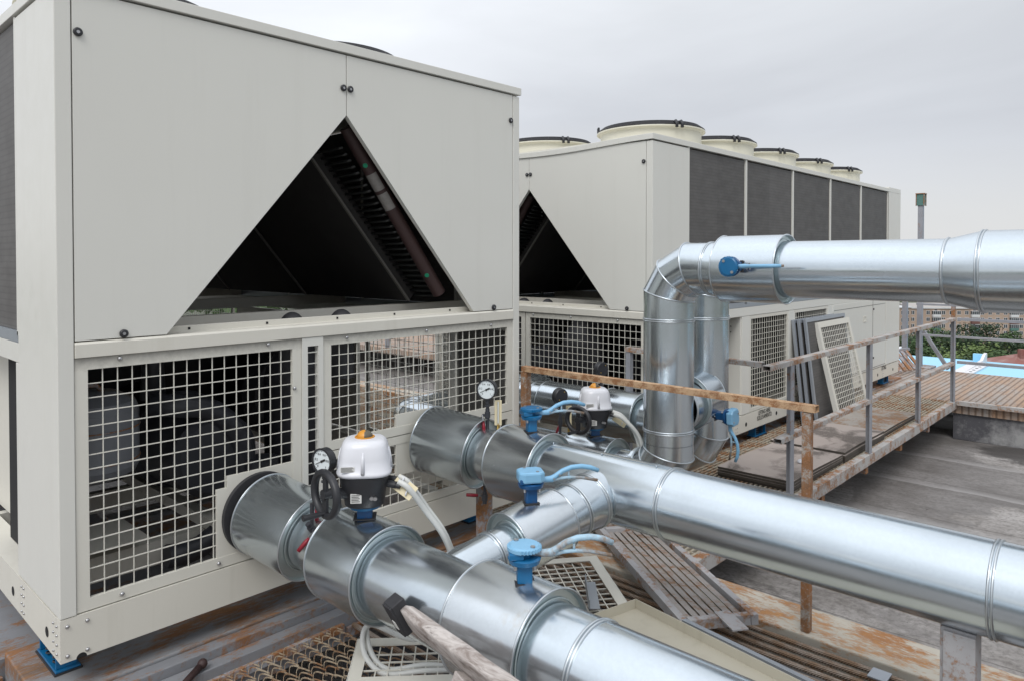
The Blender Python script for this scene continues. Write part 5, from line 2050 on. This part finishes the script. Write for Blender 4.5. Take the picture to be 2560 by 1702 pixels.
for k in range(7):
    u = 0.058 + k * (Wd - 0.116) / 6
    a = 0.30
    wdir = (e1 * math.cos(a) + n3 * math.sin(a))
    m_.obox(NL + e1 * u + e2 * (Ln / 2 + 0.02), wdir * 0.0115, e2 * (Ln / 2 - 0.03), wdir.cross(e2).normalized() * 0.0030)
    m_.obox(NL + e1 * (u + 0.0075) + e2 * (Ln / 2 + 0.02) - n3 * 0.008, e1 * 0.0015, e2 * (Ln / 2 - 0.03), n3 * 0.010)
m_.build('slats', 'slat', t)
m_ = MB().obox(NL + e1 * 0.20 - e2 * 0.04 + n3 * 0.027, e1 * 0.035, e2 * 0.085, n3 * 0.003)
tag(m_.build('flat_plate', 'rust_lo'), 'small pale rusty plate lying across the near end of the slatted grille', 'plate')

# wooden trestle with a rubber block
t = thing('wooden_prop', 'weathered timber prop with a ribbed black rubber block resting against the nearest pipe', 'wooden prop')
pa, pb = Vector((1.425, 1.790, 0.315)), Vector((1.225, 0.96, 0.395))
d = (pb - pa).normalized()
sidev = d.cross(Vector((0, 0, 1))).normalized()
upv = sidev.cross(d)
m_ = MB()
rings = []
for k in range(15):
    u = k / 14
    c_ = pa + (pb - pa) * u
    hw = 0.040 * min(1, 0.72 + u * 4.0) + 0.002 * math.sin(k * 2.1)
    hh_ = 0.022 * min(1, 0.5 + u * 5) + 0.001 * math.sin(k * 1.3)
    f1 = sidev * 0.45 + upv * 0.89
    f2 = d.cross(f1)
    ring = []
    for a_ in range(16):
        th = 2 * PI * a_ / 16
        cc, ss = math.cos(th), math.sin(th)
        ring.append(c_ + f1 * math.copysign(abs(cc) ** 0.3, cc) * hw + f2 * math.copysign(abs(ss) ** 0.3, ss) * hh_)
    rings.append(ring)
loft(m_, rings, True, True)
m_.build('timber', 'wood', t)
c_ = pa + d * 0.03
rb = MB()
f1 = (sidev * 0.45 + upv * 0.89).normalized()
f2 = d.cross(f1).normalized()
q = c_ - f2 * 0.0
camv = (Vector((0, 0, 1.435)) - c_).normalized()
fo = f2 if f2.dot(camv) > 0 else -f2
rb.obox(c_ + fo * 0.008 - d * 0.045, d * 0.033, f1 * 0.056, fo * 0.024)
for k in range(5):
    rb.obox(c_ + fo * 0.0345 - d * (0.071 - k * 0.013), d * 0.0042, f1 * 0.055, fo * 0.0045)
r_o = rb.build('rubber_block', 'blackrub', t, 0.003)
MB().obox(c_ + fo * 0.0405 - d * 0.038 - f1 * 0.012, d * 0.012, f1 * 0.014, fo * 0.001).build('square_washer', 'label', r_o)
lg = MB().bar(pa + (pb - pa) * 0.48 - f1 * 0.02 + fo * 0.03, (1.10, 1.46, -0.2), 0.055, 0.04)
lg.build('leg', 'wood', t, 0.003)

# debris on the roof
o = MB().bar((8.1, 0.55, -0.63), (8.9, 0.05, -0.63), 0.06, 0.03).build('plank', 'mat_edge')
tag(o, 'dark brown plank lying on the felt roof near the right edge', 'plank')
m_ = MB()
m_.ball((8.9, 0.75, -0.645), 0.06, 8, (1.5, 1.0, 0.35))
tag(m_.build('debris_lump', 'mat_edge'), 'flat dark lump of debris beyond the plank on the felt roof', 'debris')

# ------------------------------------------------------------------ the town beyond


def place(azpx, dist, z):
    """point at a bearing given as horizontal pixels from the picture centre at 2560 wide"""
    fw = Vector((math.cos(YAW), math.sin(YAW), 0))
    rt = Vector((math.sin(YAW), -math.cos(YAW), 0))
    v = fw * dist + rt * (azpx / 1805.0 * dist)
    return Vector((v.x, v.y, z))


def window_block(parent, proto, x, y, z):
    c = proto.copy()
    COL.objects.link(c)
    c.parent = parent
    c.location = (x, y, z)
    return c


# apartment block: local x along facade, local -y faces the camera
bld = thing('apartment_block', 'long buff brick apartment block with white windows and balconies beyond the trees', 'apartment block')
DIST = 300.0
p0 = place(2268 - 1280, DIST, -38)
rt = Vector((math.sin(YAW), -math.cos(YAW), 0))
fw = Vector((math.cos(YAW), math.sin(YAW), 0))
bld.location = p0
bld.rotation_euler = (0, 0, math.atan2(rt.y, rt.x) - 0.06)
TOP = 38 + 1.435 - (772 - 647) / 1805 * DIST
MB().box(0, 110, 0, 14, 0, TOP).build('brick_wall', 'brick', bld)
MB().box(-0.4, 110.4, -0.5, 14.5, TOP, TOP + 0.5).build('cornice', 'balc_w', bld)
MB().prism([(-0.4, TOP + 0.51), (14.4, TOP + 0.51), (7, TOP + 2.0)], 'x', 0, 110).build('roof', 'brickbase', bld)
m_ = MB().box(-0.75, 0.75, -0.03, -0.005, 0, 1.6)
m_.cur = 1
m_.box(-0.66, -0.06, -0.05, -0.031, 0.09, 1.51).box(0.06, 0.66, -0.05, -0.031, 0.09, 1.51)
wproto = m_.build('window', ['winframe', 'pane'], bld)
FL = 2.75
cols = []
x = 2.0
first = True
nwin = 0
for r in range(5):
    zz = TOP - 2.5 - r * FL
    for c_i in range(18):
        xx = 2.4 + c_i * 3.1
        if c_i % 5 == 3:
            continue
        if first:
            wproto.location = (xx, 0, zz)
            first = False
        else:
            window_block(bld, wproto, xx, 0, zz)
        nwin += 1
mats_b = ['balc_w', 'balc_g', 'balc_w', 'balc_d', 'balc_w']
bi = 0
for c_i in (3, 8, 13):
    for r in range(5):
        zz = TOP - 3.4 - r * FL
        xx = 2.4 + c_i * 3.1
        m_ = MB().box(xx - 1.6, xx + 1.6, -1.2, -0.06, zz, zz + 1.05)
        bo = m_.build('balcony', mats_b[(bi * 7 + r) % 5], bld)
        m_ = MB().box(xx - 1.55, xx + 1.55, -1.15, -0.06, zz + 1.06, zz + 2.4)
        m_.build('glazing', 'pane', bo)
        m_ = MB()
        for q in range(5):
            m_.box(xx - 1.58 + q * 0.77, xx - 1.50 + q * 0.77, -1.2, -1.151, zz + 1.06, zz + 2.4)
        m_.box(xx - 1.6, xx + 1.6, -1.22, -0.06, zz + 2.41, zz + 2.52)
        m_.build('glazing_bar', 'winframe', bo)
        bi += 1
# small attic vents
m_ = MB()
for c_i in (3, 8, 13):
    m_.box(2.4 + c_i * 3.1 - 0.5, 2.4 + c_i * 3.1 + 0.5, -0.03, -0.004, TOP - 0.9, TOP - 0.3)
m_.build('attic_vent', 'pane', bld)

wing = thing('apartment_block', 'side wing of buff brick flats seen just right of the rear chiller', 'apartment block')
wing.location = place(2235 - 1280, DIST - 28, -38)
wing.rotation_euler = (0, 0, math.atan2(rt.y, rt.x) + 0.35)
MB().box(0, 9.0, 0, 20, 0, TOP + 2.0).build('brick_wall', 'brick', wing)
MB().box(-0.3, 9.3, -0.4, 20, TOP + 2.0, TOP + 2.5).build('cornice', 'balc_w', wing)
for r in range(6):
    for xx in (2.0, 4.5, 7.0):
        window_block(wing, wproto, xx, 0, TOP - 0.6 - r * FL)
for k, (ax_, dd, w_, h_, lab) in enumerate(((2360, 420, 60, 24, 'grey distant block with a flat roof, furthest left above the brick flats'),
                                            (2520, 460, 80, 26, 'long pale distant block behind the brick flats at the right'),
                                            (2900, 380, 70, 30, 'tall pale distant block outside the right edge'))):
    t = thing('distant_block', lab, 'building', place(ax_ - 1280, dd, -38), math.atan2(rt.y, rt.x))
    MB().box(0, w_, 0, 15, 0, h_ - 12).build('wall', 'brickbase', t)
    MB().box(-0.5, w_ + 0.5, -0.5, 15.5, h_ - 11.98, h_ - 11.4).build('roof', 'redroof', t)

# red roofed house
t = thing('red_roof_house', 'low house with a faded red hipped roof past the blue roof, right edge', 'house', place(2530 - 1280, 120, -38), math.atan2(rt.y, rt.x))
zt = 38 + 1.435 - (895 - 647) / 1805 * 120
MB().box(0, 22, 0, 12, 0, zt - 2.4).build('wall', 'brick', t)
m_ = MB()
i = m_.vs([(-0.6, -0.6, zt - 2.4), (22.6, -0.6, zt - 2.4), (22.6, 12.6, zt - 2.4), (-0.6, 12.6, zt - 2.4), (5.5, 6, zt), (17, 6, zt)])
for f_ in ((0, 1, 5, 4), (1, 2, 5), (2, 3, 4, 5), (3, 0, 4), (0, 3, 2, 1)):
    m_.face([i[q_] for q_ in f_])
rf = m_.build('roof', 'redroof', t)
MB().box(4.6, 5.4, 4.2, 5.0, zt - 1.2, zt + 0.9).build('chimney', 'redroof', rf)
for zz in (zt - 5, zt - 8.4):
    for xx in (3, 7, 11, 15, 19):
        window_block(t, wproto, xx, 0, zz)


# far wood and more blocks round the horizon
rw = random.Random(11)
m_ = MB()
for k in range(9000):
    az = rw.uniform(-1.3, 3.0)
    dd = rw.uniform(420, 1100)
    x_, y_ = math.cos(az) * dd, math.sin(az) * dd
    hz = 13 + 5 * math.sin(az * 31) * math.sin(az * 12 + dd * 0.01)
    p = Vector((x_, y_, -38 + hz * rw.uniform(0.35, 1.0)))
    _, a1, a2 = perp(Vector((rw.uniform(-1, 1), rw.uniform(-1, 1), rw.uniform(0.1, 1.2))))
    q_ = rw.uniform(2.5, 5.5)
    m_.face(m_.vs([p - a1 * q_, p - a2 * q_ * .8, p + a1 * q_, p + a2 * q_ * .8]))
wd = m_.build('far_wood', 'leaf_m', None, fix=False)
wd['kind'] = 'stuff'
tag(wd, 'far grey green tree cover of the town along the horizon', 'wood')


# trees
def make_tree(leaf, label, hgt, rad, seed, trunk='bark', conic=0.0):
    rnd = random.Random(seed)
    t = thing('tree', label, 'tree', group='trees in front of the brick flats')
    m_ = MB()
    m_.tube([(0, 0, 0), (0.15, 0.1, hgt * 0.3), (0.1, -0.1, hgt * 0.6), (0, 0, hgt * 0.9)], [0.30, 0.24, 0.15, 0.05], 8)
    for k in range(7):
        a = rnd.uniform(0, 2 * PI)
        z = hgt * rnd.uniform(0.35, 0.7)
        m_.tube([(0, 0, z), (math.cos(a) * rad * 0.4, math.sin(a) * rad * 0.4, z + hgt * 0.1), (math.cos(a) * rad * 0.75, math.sin(a) * rad * 0.75, z + hgt * 0.2)], [0.10, 0.07, 0.03], 6)
    m_.build('trunk', trunk, t)
    c_ = MB()
    clumps = []
    for k in range(46):
        a = rnd.uniform(0, 2 * PI)
        u = rnd.uniform(-1, 1)
        rr = rnd.uniform(0.35, 1.0) ** 0.6
        q = math.sqrt(1 - u * u)
        taper = 1 - conic * (u + 1) / 2
        clumps.append((Vector((math.cos(a) * q * rad * rr * taper, math.sin(a) * q * rad * rr * taper, hgt * 0.62 + u * hgt * 0.36 * rr)), rad * rnd.uniform(0.24, 0.40)))
    for cc, cr_ in clumps:
        for k in range(75):
            v = Vector((rnd.gauss(0, 1), rnd.gauss(0, 1), rnd.gauss(0, 0.8)))
            v = v.normalized() * cr_ * rnd.uniform(0.55, 1.1)
            p = cc + v
            s_ = rnd.uniform(0.16, 0.34)
            n_ = (v.normalized() + Vector((rnd.uniform(-.7, .7), rnd.uniform(-.7, .7), rnd.uniform(-.2, .9)))).normalized()
            _, a1, a2 = perp(n_)
            i0 = c_.vs([p - a1 * s_, p - a2 * s_ * 0.8, p + a1 * s_, p + a2 * s_ * 0.8])
            c_.face(i0)
    c_.build('crown', leaf, t, fix=False)
    index_kids(t)
    return t


protos = {'d': make_tree('leaf_d', 'x', 17, 5.0, 1), 'm': make_tree('leaf_m', 'x', 16, 4.6, 2), 'l': make_tree('leaf_l', 'x', 12, 5.2, 3), 'b': make_tree('leaf_m', 'x', 15, 3.0, 4, 'birch', 0.5)}
used = set()
tp = []
# (px across the photograph, py of the top, distance, kind, label)
tp += [(2335, 823, 215, 'm', 'tall loose tree left of the first far railing post'), (2300, 842, 205, 'b', 'pale trunked birch between the railing posts'),
       (2365, 828, 225, 'd', 'dark round tree just left of the second railing post'), (2290, 838, 232, 'd', 'dark tree against the end of the rear chiller'),
       (2262, 836, 236, 'm', 'slim tree at the very edge of the rear chiller'), (2425, 812, 240, 'd', 'tall dark tree right of the second railing post'),
       (2478, 809, 238, 'd', 'darkest and broadest tree in the middle of the flats'), (2395, 838, 210, 'd', 'dark tree behind the lower railing bar'),
       (2540, 832, 230, 'm', 'mid green tree in front of the flats at the right edge'), (2515, 845, 205, 'd', 'dark low tree above the red roof'),
       (2450, 858, 190, 'l', 'light green tree right of the second railing post'), (2375, 880, 180, 'l', 'low light green tree right behind the blue roof edge'),
       (2410, 876, 176, 'l', 'low yellowish tree next to the railing post behind the blue roof'), (2345, 868, 200, 'd', 'low dark tree left of the light green ones'),
       (2580, 850, 200, 'd', 'dark tree cut by the right edge'), (2650, 830, 220, 'm', 'tree outside the right edge'),
       (2310, 870, 196, 'm', 'low tree behind the pole base'), (2490, 878, 170, 'm', 'mid green tree touching the red roof'),
       (2440, 890, 165, 'd', 'dark low tree between the light one and the red roof'), (2270, 868, 190, 'd', 'dark low tree at the chiller edge')]
for k, (pxx, pyy, dd, kd, lab) in enumerate(tp):
    pr = protos[kd]
    if kd in used:
        o = copy_tree(pr)
    else:
        o = pr
        used.add(kd)
    ztop = 1.435 - (pyy - 647) / 1805 * dd
    hgt = {'d': 17, 'm': 16, 'l': 12, 'b': 15}[kd]
    base = ztop - hgt
    sc = (ztop + 38) / hgt
    o.location = place(pxx - 1280, dd, -38)
    w_ = min(sc, 1.25) * (1.25 if kd != 'b' else 1.0)
    o.scale = (w_, w_, sc)
    o.rotation_euler = (0, 0, k * 1.3)
    tag(o, lab, 'tree', 'trees in front of the brick flats')
